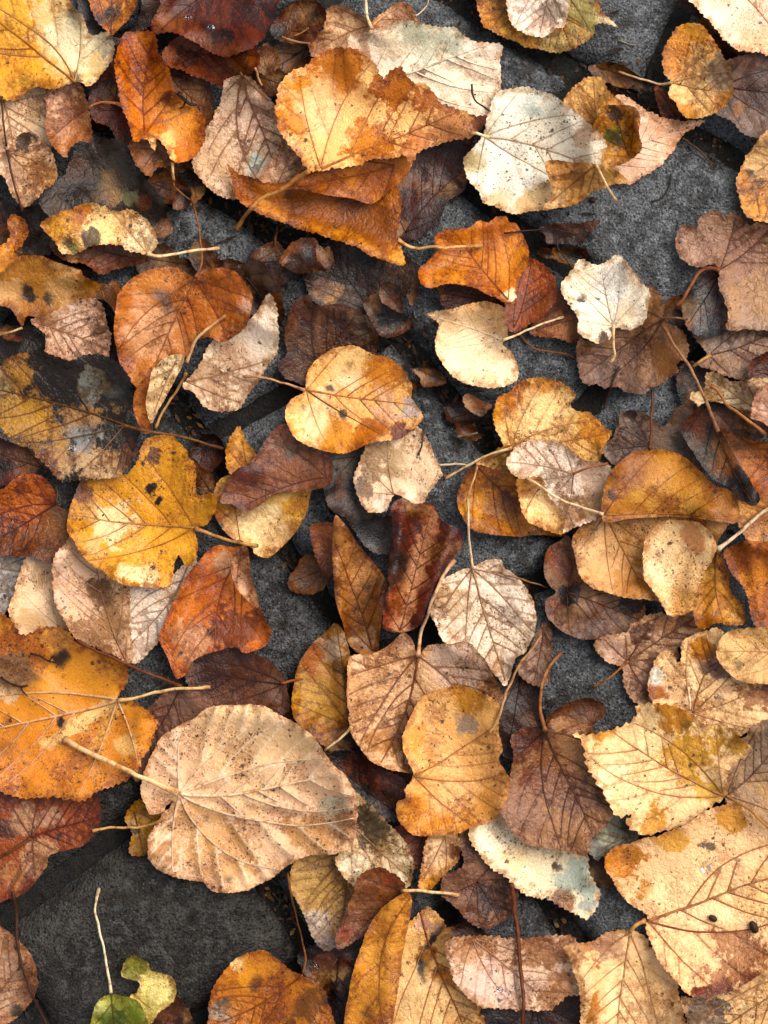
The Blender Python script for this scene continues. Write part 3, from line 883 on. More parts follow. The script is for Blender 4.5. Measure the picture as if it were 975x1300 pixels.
L('a3',2,'small pinkish brown leaf beneath the yellow corner leaf','58,118 77,105 94,98 108,118 113,138 116,157 117,178 101,181 89,190 84,200 71,190 61,174 57,157 60,139',(112,138),(82,198),'b37e5a',p='80,125,22,c09274;100,170,20,a86d48',st='112,137 122,132 138,130 153,132',sc='a86a34',sr=1.7,sp=.3)
L('a4',2,'small orange leaf with brown blotches at the top edge','108,-30 170,-30 173,5 165,22 152,36 141,43 126,30 116,10',(141,42),(140,-30),'b87418',p='145,12,10,3b2411;128,24,9,6a3b12;160,5,14,cc8a22',sp=.5,cup=12)
L('a4b',0,'dark rotted leaf in the gap beside the small orange top leaf','95,-20 120,5 128,30 150,45 175,25 185,-25 215,-20 200,20 170,50 140,60 110,45',(150,40),(120,-10),'3a2a24',wet=.5,p='180,5,20,2a2624')
L('a5',4,'upright folded orange leaf near the top left','153,52 167,40 190,38 200,49 203,66 214,84 219,105 230,122 249,136 260,153 260,174 251,195 241,204 220,207 209,188 199,174 197,192 185,178 171,181 162,157 153,132 148,105 145,77',(184,171),(188,40),'c57516',
  p='225,150,25,d18a24;205,180,16,dfae6c;170,70,22,b8661a;215,128,14,7a4412;195,60,14,a3521a',rd='200,48,222,118,12,16;150,80,165,160,10,10',sp=.3,fold=14,vn=.7,st='219,206 219,216 221,230',sc='c79a66')
L('a6',1,'dark red brown leaf half hidden left of the folded orange leaf','146,66 128,92 112,122 116,150 140,160 150,185 170,190 195,205 205,120 175,75',(155,140),(125,95),'6e2f10',wet=.3,mo=.8,st='153,134 140,131 124,132',sc='9a5a2a',sr=1.6)
L('a7',2,'big dark rust leaf along the top edge','205,-40 205,5 190,30 199,44 218,40 245,53 270,67 293,72 318,60 335,46 348,20 355,-40',(300,-35),(195,35),'6f2c0c',
  p='200,25,245,48,12,9c5010;250,52,300,68,10,8d4812;320,20,30,4c1d0a;265,30,18,7d3a14',wet=.42,sp=.3,cup=14,rd='205,30,300,62,14,9')
L('a8',1,'rust leaf tucked below the big dark rust leaf','205,68 220,50 245,40 280,45 320,50 330,78 316,94 290,105 280,113 258,101 230,90 213,82',(225,64),(322,80),'8a4510',wet=.35,p='300,88,24,9c5a16;235,75,14,5a2a0e',cup=12)
L('a8b',0,'dull brown leaf behind the folded orange leaf','205,70 230,80 262,105 270,128 268,160 245,160 215,120',(215,95),(262,140),'7a4a22',p='250,125,16,9a6a3a')
L('a9',2,'pinkish tan leaf with dark veins left of the big folded leaf','285,100 300,96 315,97 330,112 346,128 352,150 365,167 380,190 365,215 345,235 325,240 315,248 300,253 280,250 262,238 248,220 244,202 251,182 265,160 275,140 282,118',(308,97),(338,228),'ccaa8c',
  p='270,215,32,c29a72;325,205,12,aebcb4;300,225,22,bf8e62;320,150,26,d3b09c',sp=.35,vn=1,cup=8,mo=.35,st='308,98 304,90',sc='6d4433')
L('a10',1,'dark slate coloured soaked leaf left of the bare stone','87,206 101,188 118,178 140,175 162,184 174,213 195,237 209,258 216,279 221,290 213,303 202,309 195,310 174,300 150,300 120,290 80,290 60,275 48,251 65,234 82,223',(135,300),(125,180),'33241d',
  p='150,215,22,423a38;110,210,20,2a1c16;165,248,12,6a6654;130,240,18,241812;212,288,14,7d5a48;70,250,20,4f3322',wet=.32,sp=.2,cup=6,vn=.8,wv=4.5,pk=3.2)  # first grey patch paints the wet sheen into the colour
L('a10b',0,'soaked black brown leaf below the slate leaf at left','-20,250 30,262 70,255 110,255 70,300 60,325 20,330 -20,320',(50,300),(-10,270),'3a2a22',wet=.5)
L('a11',4,'cream and yellow leaf with a long pale stem at upper left','52,284 70,272 91,265 115,258 133,256 146,263 164,265 181,275 195,289 199,307 194,319 186,324 167,319 140,311 115,312 98,321 80,321 70,307 59,296',(187,321),(54,284),'ddb878',
  p='75,288,26,cf9a32;100,270,18,b8741c;175,295,26,ead0a2;85,308,7,2a1c14;118,300,12,6a5a4c;92,316,8,7d8a3c',st='187,322 200,325 225,322 250,318 279,315',sc='e0c091',sr=2.2,sp=.35,cup=14,rd='80,300,180,300,20,8')
L('a11f',3,'','66,305 98,316 140,305 188,318 183,333 165,338 150,342 128,349 108,336 85,332 68,320',(180,328),(75,315),'7a4c42',of='a11',p='130,340,16,8f5a4e;85,322,14,a87a54',nveins=3,wet=.2)
L('n1',0,'soaked mauve scrap between the cream leaf stem and the orange heart leaf','165,322 200,305 235,328 300,330 335,350 300,372 200,368',(300,340),(180,330),'6e5048',p='220,335,16,8a6650;290,345,16,7a5c50',wet=.4,nveins=4)
L('n2',0,'dark rotted leaf in the hollow below the small golden scrap','-20,330 20,338 60,325 110,335 120,350 60,352 -20,350',(100,340),(0,340),'3a2a20',wet=.3,nveins=3)
L('n3',0,'rust scrap in the black gap at the right edge','935,640 990,655 1010,720 960,720 930,690',(980,660),(945,705),'5a2e12',nveins=3)
L('n4',0,'dark brown leaf in the hollow under the cream spotted leaf','870,460 930,465 1010,470 1010,560 900,540 860,500',(1000,520),(880,480),'3a241a',wet=.3,nveins=4)
L('n5',0,'dark rust leaf under the pink leaf at the bottom edge','620,1270 680,1262 745,1250 765,1340 610,1340',(680,1275),(690,1330),'451f0e',wet=.3,nveins=4)
L('n6',0,'soaked black leaf between the olive leaf and the tan centre leaf','400,925 450,900 480,960 520,985 500,1020 440,1000 415,965',(480,1000),(430,930),'2c1a10',wet=.3,nveins=4)
L('a12',3,'small golden leaf scrap at the left edge','17,272 31,279 35,296 25,314 19,320 27,328 14,337 0,347 -18,342 -24,310 0,312 12,300 10,283',(19,318),(26,282),'cf8f1a',p='25,290,12,c98414;5,330,12,b9780f',sp=.4,st='19,319 30,322',sc='8a5a20',sr=1.2)
L('a14',1,'small pinkish brown scrap under the folded orange leaf','163,183 185,172 205,185 222,208 200,214 190,224 175,211',(200,190),(180,215),'8f6048',p='195,200,10,6a4230',cup=6,nveins=4)
L('a15',0,'rotted brown leaf under the gap right of the folded orange leaf','190,205 225,200 250,215 262,240 240,262 215,262 195,240',(240,215),(205,250),'3c2a22',wet=.4,nveins=5)
# ---- top middle
L('b5',1,'tan leaf with wavy edge at the top centre','411,19 421,7 439,9 459,21 470,28 474,40 460,60 439,70 414,75 395,70 394,42 410,38',(468,32),(405,60),'c2966c',p='425,30,18,cfa67c;405,55,12,a87850',cup=12,st='472,36 466,21 464,0 462,-12',sc='dcc096',sr=2.2)
L('b6',1,'tan leaf tip beside a cream stem at the top centre','468,33 484,17 498,7 510,2 522,7 530,24 540,40 508,45 480,45',(472,35),(515,5),'c4935f',p='520,15,12,b07c4a;490,25,12,cda274',cup=14,nveins=5)
L('b7',0,'rusty brown leaf in the dark gap at top centre','318,40 325,-15 364,-15 354,20 347,38 335,32',(340,35),(350,-10),'7a4230',p='345,5,12,a07058',nveins=5,wet=.3)
L('b7b',1,'dark orange brown leaf lying in the shaded gap by tan stalks','346,28 372,4 402,2 415,18 405,40 396,54 365,54 344,42',(360,46),(405,8),'6c3812',p='375,15,12,8a4c16',wet=.3,cup=10)
L('b7c',0,'black soaked leaf left of the big folded leaf','322,70 350,50 395,55 410,75 380,95 352,120 330,105',(390,60),(335,100),'2e211c',wet=.6,nveins=5)
L('b4',2,'broad pale leaf with grey green tint at the top centre','440,52 459,42 484,35 515,26 536,31 557,33 578,35 588,45 609,54 637,56 634,77 636,101 632,126 628,142 606,160 570,160 540,140 508,115 484,120 455,100',(470,110),(637,56),'dfc9b2',
  p='535,45,34,a8a68c;580,50,24,a9aa94;450,60,20,b98f6c;600,105,40,d6c2aa;530,85,8,8a5a40;500,60,20,b8a284;514,30,16,7f7a70',vn=-.8,sp=.3,cup=7,pk=3.0,rd='470,110,637,56,6,5')
L('b8',2,'pinkish scrap of leaf under the left end of the folded leaf','360,168 395,205 400,230 355,245 330,230 342,205 354,188',(350,238),(375,190),'b98a68',p='360,215,18,c39a7a',nveins=4)
L('b3',1,'dark maroon soaked leaf under the big folded leaf','515,200 543,185 571,172 606,160 592,209 594,227 587,242 566,260 558,281 529,303 500,306 495,265 500,230',(515,295),(595,175),'4a2114',
  p='530,270,26,5a2616;565,250,14,5e5654;580,200,18,3a1a12;555,225,14,643226',wet=.55,cup=5)
L('b2',3,'orange leaf folded open, its inside dark veined, below the big folded leaf','288,208 305,222 341,232 355,232 383,232 421,236 470,240 501,225 510,262 505,300 513,322 513,337 490,332 453,315 407,300 355,280 322,268 300,250 296,228',(504,302),(300,215),'b26a16',
  p='400,262,40,9a5a16;460,280,40,8d5014;440,250,24,6f3a12;380,250,16,6a3812;330,262,360,278,10,c98426;380,288,470,318,10,c8851f;505,325,14,cc8c22;370,247,10,5a3416',
  st='505,304 522,314 557,314 585,313 613,312',sc='cfa468',sr=2.4,sp=.5,vn=1,cup=9,rd='300,256,500,330,12,14')
L('b1f',4,'','352,243 368,228 393,212 435,204 477,198 520,184 523,209 508,231 487,249 470,259 446,252 421,249 390,243',(500,210),(360,240),'bb7014',of='b1',
  p='480,225,22,a85f10;420,228,30,c77e1c;400,238,16,a05c14',rd='380,225,510,200,14,16',te=.4,sp=.25,nveins=5,vn=.5)
L('b1',5,'large folded peach and orange leaf at the top centre','351,115 365,94 386,84 400,70 421,63 439,61 459,66 477,84 486,101 494,92 508,84 522,101 540,108 554,122 566,132 581,139 599,146 618,147 614,160 599,171 575,178 554,185 533,194 521,207 512,197 470,206 435,213 411,218 395,216 379,197 358,174 350,153',(408,214),(610,150),'e2b070',
  p='430,80,40,c67c1c;360,150,20,cd8a30;500,110,28,b46d12;545,128,18,a8620f;575,165,34,b87c52;530,185,24,c48250;470,192,26,c9842e;375,105,14,d0902e;410,140,36,e3b27a;610,155,16,8a4c24',
  st='392,217 355,241 330,253 312,273 299,293',sc='c08a50',sr=3.0,sp=.3,cup=14,te=2.6,tp=8,rd='395,218,520,195,12,10;486,101,500,135,12,-3',vn=.5)
# ---- top right
L('c1',1,'yellow brown leaf with ragged rim at the top right of centre','604,-15 612,28 623,38 644,49 656,52 680,63 712,66 736,58 753,42 755,33 767,30 785,35 774,24 764,14 760,-10 755,-50 620,-60',(690,-40),(720,64),'b8873a',
  p='620,20,18,c98a1c;660,48,20,cf9a38;710,52,22,a89058;745,25,22,94884e;770,28,10,c9b48a;740,0,20,9a8c54',sp=.4,cup=14,rd='620,34,735,58,10,8')
L('c1w',2,'pinkish white leaf lying on the yellow brown leaf at the top','644,2 650,31 670,45 691,47 705,38 719,30 722,-10 705,-40 640,-35',(700,-30),(680,46),'dcc8b4',p='702,14,15,8d7a72;665,15,22,e6d6c6;690,30,14,c7ab98',sp=.4,cup=9)
L('c3',0,'dark rust leaf in the shade of the cream corner leaf','845,-15 882,-10 912,38 945,66 932,78 900,70 898,40 878,20',(935,70),(860,0),'4c2210',wet=.3,nveins=5)
L('c2',4,'cream leaf with fine teeth in the top right corner','868,-20 893,17 910,38 928,57 940,66 960,67 1010,64 1030,-20 960,-60',(1000,70),(872,-18),'e0c3a4',p='930,20,30,ead2b8;955,60,24,d9ae8a;965,15,22,d6b096',sp=.15,vn=.7,cup=12,mo=.3,te=2.6)
L('c5',1,'soaked purple brown leaf at the right edge, upper corner','905,85 928,75 950,68 1010,62 1020,172 975,173 955,174 940,166 932,156 920,149 908,146 900,120',(915,110),(1000,120),'7d564a',
  p='955,158,20,8d7572;930,95,18,8c6f66;965,110,26,5a3328;935,140,10,9a6a3a;920,130,10,4a3028',wet=.62,vn=.7,cup=4)
L('c4',3,'yellow topped tan leaf beside bare stone at upper right','839,80 844,59 858,38 876,30 893,33 910,56 919,73 928,87 931,105 931,119 921,136 903,146 886,150 869,148 858,132 848,119 853,105 844,94',(853,105),(928,120),'d9ac6a',
  p='860,60,28,cd8c24;890,45,22,d2962e;845,75,12,b06e1a;915,90,18,a88a72;875,140,14,c08a34;918,125,14,b98238;885,105,24,e0b878',st='853,105 838,107 820,102 800,96 785,91',sc='b99872',sr=1.8,sp=.3,cup=11)
L('c6',1,'small purple brown leaf scrap under the yellow topped leaf','831,110 844,115 862,137 862,152 844,152 834,130',(858,148),(834,112),'7d4c40',nveins=4,cup=8)
L('c7',3,'tan and gold leaf with black holes at the right edge','995,162 965,172 950,190 943,209 935,230 938,251 949,275 975,283 1015,285 1025,200',(1010,190),(950,270),'c8a06a',
  p='950,175,18,a87a54;960,262,24,c98f1c;945,235,14,c08418;951,225,8,1c1512;963,238,9,2a211c;950,205,10,c9a26a',sp=.6,cup=10)
L('c11',1,'pointed pink leaf lying on bare stone beside the large white leaf','790,120 823,141 844,150 862,152 895,153 879,164 865,174 851,195 830,216 809,227 797,233 775,216 755,205 750,170 770,135',(757,206),(894,153),'cba183',
  p='806,145,12,d5c4b2;850,162,22,c2906c;820,200,20,d0a88c',st='757,209 764,222 771,237 783,256',sc='d0b48a',sr=2.0,sp=.1,cup=5,vn=-.3,mo=.3,fold=8)
L('c10',2,'upright tan yellow leaf lobe behind the large white leaf','716,128 738,101 754,96 767,101 769,112 785,126 793,135 775,150 768,170 745,175 725,155',(760,160),(752,98),'d0a05a',p='745,115,18,d8aa60;775,125,14,b9822c',cup=14,nveins=5)
L('c10b',3,'curled gold leaf with a green patch beside the white leaf','764,137 788,133 806,136 813,150 811,167 815,188 806,199 788,209 771,212 754,210 750,190 752,165',(800,200),(775,138),'b5800f',
  p='782,174,13,6d7416;781,144,10,5a3a10;800,195,16,c98a1c;806,160,12,b3741a;772,205,12,cf9a3a',rd='805,140,812,190,9,16;760,206,806,199,8,8',sp=.3,te=1,wet=.2,nveins=4)
L('c9',4,'large chalk white leaf with tan veins at upper right','622,139 630,118 660,112 680,113 701,119 715,129 729,139 743,150 754,164 767,174 770,188 764,204 780,214 790,225 770,236 749,245 735,257 710,263 680,268 650,271 633,262 616,258 606,241 594,227 587,206 599,188 610,174 616,160',(616,173),(768,188),'ebdfc8',
  p='600,205,14,b0a070;745,168,16,c9a98a;694,238,8,1e1814;720,230,20,c59a62;740,250,30,c9984e;690,260,30,cda873;640,200,40,e6e0d2;655,135,30,cfcfc0;675,140,10,9aa294;630,255,16,cfae82',st='620,174 612,171 604,168 598,170',sc='d8bd92',sr=2.4,sp=.25,vn=.3,mo=.12,cup=10,pk=2,nveins=12)
L('c9f',5,'','694,205 730,206 757,209 775,210 797,231 770,235 749,246 735,258 710,264 688,266 702,246 697,226',(757,209),(700,262),'c2924e',of='c9',p='720,222,18,b58242;760,220,18,c99a58;700,255,14,c8a06a;692,240,7,1e1814',sp=.2,nveins=4,te=1,rd='705,220,780,218,10,10')
L('e1',3,'vivid orange leaf with lobed edge at upper centre','552,303 564,291 595,289 609,279 620,282 630,275 648,276 660,290 668,305 671,325 668,340 658,355 655,378 642,383 628,376 600,364 575,360 545,365 534,358 531,342 545,330 555,318',(645,380),(556,298),'cb7d10',
  p='560,345,22,d28a1a;620,300,22,bb6c0c;650,330,20,d08614;650,375,8,e6cda0;600,350,18,c47610',sp=.28,cup=12,te=1.2,rd='535,350,640,376,10,9;555,300,640,280,12,8',vn=.5,wv=3)
L('e3b',1,'dark rust leaf in the shadow of the vivid orange leaf','556,355 600,352 640,365 652,392 640,410 600,402 575,400 562,385',(640,385),(562,365),'6e3210',nveins=4,wet=.2)
L('e3a',2,'plain rust orange leaf right of the cream heart leaf','640,383 652,360 668,330 684,330 701,348 708,369 701,388 687,405 666,418 648,420',(652,416),(690,335),'9a4e10',p='685,350,20,a8580f;665,395,16,8a4410;690,385,16,8f4a12',sp=.15,cup=11,mo=.4)
L('e4',1,'brown leaf below the plain rust orange leaf','672,423 690,395 706,368 715,379 726,397 742,407 740,437 722,434 705,429',(680,420),(738,430),'87502e',p='705,415,16,9a623c',st='659,424 677,442 705,447 722,450 730,455',sc='7a5236',sr=1.8,cup=9)
L('e2',4,'cream heart shaped leaf with pale stem at centre top','541,399 560,394 580,391 598,385 616,382 634,386 644,393 643,411 645,428 638,434 650,449 658,466 656,484 634,493 606,491 585,484 564,466 554,446 554,421 557,411',(639,432),(541,398),'ddb98c',
  p='600,445,36,e4c79e;610,395,24,cf9f68;640,470,18,e2caa8;575,410,16,d2a878',st='638,432 656,425 675,417 695,409 716,402',sc='dcbf94',sr=1.7,sp=.2,vn=-.45,mo=.35,cup=15,te=1.6,tp=6,rd='565,400,630,388,12,8')
L('f2',2,'flat purple brown leaf with dark stem under the frost white leaf','734,432 754,425 774,420 800,405 822,362 842,382 843,404 858,414 872,428 872,453 858,473 830,494 813,501 792,498 785,491 768,494 740,487 733,460',(842,405),(738,478),'8c664e',
  p='845,450,24,80542e;760,465,24,7d5a52;800,455,20,6f4a40;800,485,22,6a4a44',st='842,404 856,403 873,405',sc='7a5a44',sr=1.8,sp=.3,wet=.30,cup=5,mo=.4)
L('f1',3,'frost white leaf with grey smudge and torn rim','712,365 722,348 736,329 750,334 764,336 785,323 802,341 816,358 825,372 823,393 816,411 799,419 781,416 774,428 760,435 745,430 733,420 734,405 726,392 717,379',(779,414),(755,334),'d9cdb9',
  p='789,352,13,8f8a86;770,365,24,c6c3bc;735,360,20,dccdb4;738,380,6,4a3c34;800,400,16,d3bfa2;764,430,6,5a4034;805,350,12,c2ab90',st='779,413 778,440 780,452 774,461',sc='d8b88c',sr=2.0,sp=.25,vn=.25,mo=.2,cup=10,te=1.7,tp=9)
L('f3',1,'grey mauve leaf with dark veins at the right edge, middle','880,424 900,408 938,405 1010,400 1015,465 965,470 950,482 931,480 910,472 886,463 897,449',(900,451),(1000,420),'98796a',p='905,430,22,94807c;950,460,16,80605a',st='902,451 890,458 879,466',sc='b98a5a',sr=2.4,sp=.15,wet=.3,vn=1,mo=.25,cup=5)
L('f3s',2,'','950,470 960,452 1010,440 1015,490 958,490',(1000,480),(952,470),'6e3c2c',of='f3',nveins=2)
L('c8',3,'lobed mauve brown leaf with curved red stem at the right edge','857,310 859,297 867,288 879,289 887,293 887,279 896,269 911,266 921,275 929,270 941,276 949,286 966,283 985,292 1020,300 1020,420 975,419 935,419 921,415 924,397 914,365 912,341 905,335 890,338 875,335 862,325',(914,342),(870,290),'8e6856',
  p='885,310,28,a07a6c;950,380,34,a27a5c;940,310,26,8f665a;955,405,20,93796e;920,400,14,a87850',st='914,343 900,340 887,347 876,365 866,382 857,389',sc='8a5238',sr=2.8,sp=.3,vn=1,mo=.4,cup=12,te=1.8,tp=12,nveins=14)
L('c8u',1,'soaked brown leaf in the hollow under the lobed mauve leaf','865,385 890,350 915,345 930,400 920,425 885,425 870,410',(912,350),(878,415),'4a2a22',p='915,400,12,6a2f14;880,395,14,5f504e',wet=.6)
L('f5',1,'grey purple leaf with dark veins left of the brown glossy leaf','764,568 778,557 783,543 788,526 806,522 823,529 844,540 858,518 880,515 885,550 890,600 840,595 810,590 785,590 769,581',(826,565),(775,570),'7a605a',
  p='800,530,8,3a241c;795,565,22,6d534e;870,560,20,584646',st='825,570 827,545 828,520 828,495',sc='6b4230',sr=2.2,wet=.45,vn=1,cup=4,te=1.5,tp=16)
L('f4',2,'cream leaf spotted brown by the right edge, middle','876,501 893,494 895,473 907,472 931,484 959,480 1010,485 1015,560 959,545 935,530 903,525 886,515',(1000,540),(895,476),'d3b890',p='900,505,12,a8824e;925,500,16,dcc4a0;940,520,12,8a5c3c;955,490,12,cba684',st='902,490 910,494 924,515 940,526 956,538 972,552',sc='a5724a',sr=2.6,sp=.5,cup=9)
L('f4b',3,'pinkish scrap of leaf at the right edge above the orange leaf','954,528 959,501 980,486 1020,490 1020,565 965,552',(1005,555),(970,500),'b98a72',p='970,520,14,c49a84',cup=8,nveins=5)
L('f7',2,'orange brown leaf at the right edge behind the dark pointed leaf','915,545 950,548 1010,555 1015,670 975,655 955,622 935,590',(1005,560),(965,650),'b46c26',p='960,580,24,b97436;975,620,20,a05a18;945,570,16,a86a44',sp=.35,cup=8)
L('f6',4,'dark brown pointed leaf with long stem at middle right','865,543 879,526 893,512 907,510 931,515 949,529 978,543 978,562 935,553 915,545 924,561 938,588 956,616 965,634 956,643 938,634 928,620 907,609 890,588 879,571 869,557',(897,513),(958,640),'3f2a24',
  p='885,540,20,68341a;880,560,16,5d4a4a;900,575,16,4f4444;945,540,22,6b4a40;940,610,20,2a1f1c;915,530,12,6e4630',st='912,548 903,526 893,501 876,466 858,442 848,424 841,412',sc='9a6f54',sr=2.4,wet=.35,vn=.7,cup=9,te=1,rd='897,513,955,635,5,6')
L('e12',2,'peach yellow leaf with orange rim right of centre','627,523 630,506 645,498 662,484 680,480 701,482 722,491 731,501 729,515 750,526 771,543 778,550 768,566 764,580 740,600 700,605 660,600 645,575 635,555 628,540',(650,568),(776,550),'dcae66',
  p='655,500,24,bd7a22;690,488,16,c78c3a;755,545,20,c9892a;740,530,12,d29a40;690,530,34,e2ba7c;635,530,12,cc9430;665,488,8,6a3c14',sp=.3,cup=11,te=1.8)
L('e16',2,'small yellow tan scrap beside the stem at right of centre','605,592 628,572 652,566 655,592 655,612 630,604',(650,570),(610,590),'bf9450',nveins=4,cup=6)
L('e15',3,'golden brown leaf curled over a shadow right of centre','580,630 592,599 606,590 627,595 648,600 668,625 680,645 705,660 722,672 715,681 680,680 640,680 610,677 595,669 584,651',(606,591),(700,676),'a86c14',
  p='600,640,20,c48a2a;630,660,24,b5771a;650,640,20,7a4a12;625,645,16,94600f;690,672,16,bb8428;625,615,16,8a5a20',st='594,630 600,612 606,592',sc='c79a66',sr=1.6,sp=.4,cup=14,te=1.2,rd='585,650,640,680,12,12')
L('e13',4,'pinkish white leaf with reddish stem right of centre','642,585 656,568 680,557 708,561 729,575 743,585 775,590 778,612 778,640 770,655 747,664 730,669 715,678 700,660 690,640 682,615 663,610 649,602',(728,602),(650,580),'e2ccb8',
  p='700,580,30,decabb;755,635,24,9e7438;750,600,18,c09a80;715,650,20,a87c50;690,610,14,c0b4a0;675,575,12,c49a88;735,655,14,b08048',st='727,602 745,594 772,588',sc='a3674a',sr=1.8,sp=.3,vn=.7,mo=.35,cup=9)
L('e14',5,'small peach leaf lobe lying on the pinkish white leaf','655,610 670,606 687,604 693,620 705,641 716,660 712,679 690,672 670,660 660,638',(690,612),(680,668),'dcb070',p='685,640,18,e0ba80;665,625,12,c8944a',sp=.25,cup=10,nveins=5,st='650,569 635,573 620,578 592,592 564,608',sc='d2b288',sr=2.0)
# ---- right, middle
L('f12',1,'brown mauve leaf with rusty lobe at right of centre','691,727 694,699 712,685 722,680 735,705 750,730 765,735 785,745 815,752 820,790 815,802 800,812 754,812 733,811 712,800 703,792 694,783 692,762 705,752 698,744',(720,752),(810,790),'86604a',
  p='712,715,26,85492a;700,770,14,84503a;760,785,24,78564e;722,752,14,1c1512;800,770,14,3a241a;752,791,5,2a1f1a',sp=.2,wet=.3,cup=8,mo=.35,te=.6)
L('f8b',3,'broad tan leaf folded back at middle right','762,650 800,645 850,645 905,650 932,655 916,678 905,700 895,740 850,765 820,761 792,759 768,752 750,745 736,731 729,706 726,685 736,671 752,657',(768,655),(820,758),'c2905a',
  p='750,700,30,c69a62;735,675,14,a87028;800,735,20,b47c34;800,740,8,7a4a1c;735,725,14,cb9c68;805,755,14,b8802a;790,690,30,b9884e',st='766,653 735,643 710,633 685,616 668,607',sc='d8bc94',sr=1.8,sp=.5,cup=9,vn=.25,te=1.2)
L('f8a',4,'','766,662 766,625 774,600 798,577 823,571 851,573 872,582 890,599 907,616 928,623 938,645 933,664 900,660 850,656 800,658',(768,653),(930,655),'aa7014',of='f8b',
  p='850,640,40,c29040;800,600,24,9a6010;870,595,24,b57a1c;779,628,9,5a3a2a;910,640,24,9a6418;780,600,14,8f5a12;840,605,30,bd8420',sp=.55,mo=.7,te=.5,cup=6,rd='790,615,900,630,30,13',nveins=6,vn=.3)
L('f10b',2,'tan orange leaf scrap at the right edge beside the thick stem','930,640 960,630 1010,632 1010,690 960,694 940,672',(1000,650),(935,642),'b98450',p='945,645,12,d9a058;985,680,10,e0ccbe',cup=8,nveins=4)
L('f10',3,'orange leaf with ruffled edge at the right edge, middle','918,700 938,690 963,687 1010,690 1020,805 985,800 960,797 952,779 950,762 942,741 928,727',(916,700),(985,790),'b06810',p='955,735,20,c5801a;970,700,20,a8601a;960,785,16,8a4c0c;985,760,16,9a560c',sp=.3,cup=12,rd='955,715,965,780,9,8')
L('f9b',4,'','906,694 922,722 929,752 944,769 945,790 924,793 910,790 890,799 880,779 878,745 885,718',(911,699),(905,795),'b9812a',of='f9',p='905,760,20,c08828;930,780,14,c99a3c;893,790,14,9a5f14;900,725,10,c59a48',sp=.5,nveins=5,rd='910,705,905,790,10,8')
L('f9',5,'round peach leaf with thick pale stem at middle right','815,706 820,682 837,664 858,658 879,661 897,671 907,685 911,698 899,720 888,738 888,762 874,778 851,781 837,762 827,748 816,731',(911,698),(842,768),'ddb37c',
  p='840,720,24,e4c090;865,765,20,d3a25e;880,680,16,c48a5a;835,705,5,6a5238;890,755,10,cf9a4a;860,770,14,dba05a',st='912,697 925,687 940,675 959,657 984,641',sc='cbb49a',sr=2.9,sp=.35,cup=9,vn=.3,mo=.4,te=1.4)
L('f13',2,'pinkish brown leaf with a stem over the bare stone at right','754,814 771,806 788,805 806,790 827,778 851,775 880,770 895,797 880,815 860,822 862,835 846,840 830,852 826,867 832,884 818,897 799,884 792,863 790,846 771,841 757,828',(797,840),(878,780),'b08a6c',
  p='780,825,20,b08c78;850,800,20,9a6a4c;810,870,16,9c7660;815,805,12,6e4630;870,790,12,a06a48',st='798,839 778,857 765,866 752,872',sc='a5703c',sr=1.8,sp=.25,vn=1,cup=5,mo=.35)
L('f14',3,'cream leaf with mauve blotch beside the round olive leaf','823,863 834,835 851,825 862,839 865,814 879,808 915,800 925,835 935,850 955,860 1010,870 1015,915 960,925 938,935 914,925 879,915 862,905 848,895 830,893',(880,905),(905,815),'d9b07c',
  p='893,822,16,c0811a;905,848,18,8a6a66;945,885,18,a87850;975,890,24,8f5a34;834,856,10,b9b4a8;832,878,12,9a5c18;870,870,24,e2bf90;912,887,5,9a8070',st='874,872 875,886 876,902',sc='e0c49a',sr=1.5,sp=.25,cup=9)
L('f11',5,'round olive tan leaf at the right edge','910,832 914,811 928,799 938,795 959,797 1010,793 1020,872 975,869 949,867 931,860 917,846',(1010,830),(912,830),'c49a62',p='935,825,24,cda76e;924,830,7,9a6f30;938,847,6,7a6040',sp=.4,cup=10,vn=.25,te=1)
# ---- lower right
L('f16',3,'mauve brown leaf at the right edge below the cream leaf','918,990 925,955 945,935 955,920 985,912 1020,910 1020,1060 975,1050 949,1035 924,1020',(923,1010),(1010,930),'98785f',p='975,1010,24,a88258;960,960,24,8a7064;985,930,14,77645c',sp=.3,cup=6,wet=.15,mo=.4)
L('m3',2,'slate grey green scrap between the mauve and yellow leaves','745,1062 774,1030 800,1035 815,1058 795,1075 771,1085 755,1092',(800,1060),(755,1085),'77787a',p='765,1065,12,9aa08a;795,1048,10,5a5e62',wet=.5,nveins=4,cup=5)
L('m6',1,'dark rust scrap under the peach leaf at bottom centre','500,1050 543,1050 545,1092 526,1103 512,1078',(540,1055),(522,1098),'8a400e',nveins=3,wet=.2)
L('m4',2,'dark mauve brown leaf with dark veins at bottom centre','561,1113 578,1106 588,1096 582,1060 605,1055 615,1080 635,1100 652,1117 658,1134 650,1159 623,1178 599,1173 578,1152 561,1134',(605,1120),(640,1165),'80564a',p='590,1130,20,7a5248;630,1140,18,5c382c;600,1080,14,5f3a2e',wet=.3,vn=1,cup=9,mo=.4)
L('m5',3,'tan scrap of leaf with orange base below the peach leaf','536,1092 543,1062 564,1050 584,1065 582,1092 562,1112 548,1128 533,1128',(565,1062),(540,1126),'cfa06a',p='548,1118,14,d09430;575,1080,10,7a4a30;555,1080,14,d6b084',cup=9,nveins=4,sp=.3)
L('m2',3,'ribbed cream white leaf showing below the mauve leaf','595,1056 620,1025 648,1030 680,1045 715,1055 745,1075 748,1106 757,1124 764,1134 747,1166 733,1162 720,1155 698,1143 674,1137 652,1126 641,1113 620,1099 606,1079',(760,1092),(600,1040),'d8c3a0',
  p='735,1110,26,a5ac9c;625,1065,30,e4d3b8;655,1095,20,d9bd90;707,1099,7,5a3a2c;745,1150,12,9a9a90;715,1138,14,a07254',sp=.35,vn=-.8,pk=3,cup=8,te=3.2,tp=8)
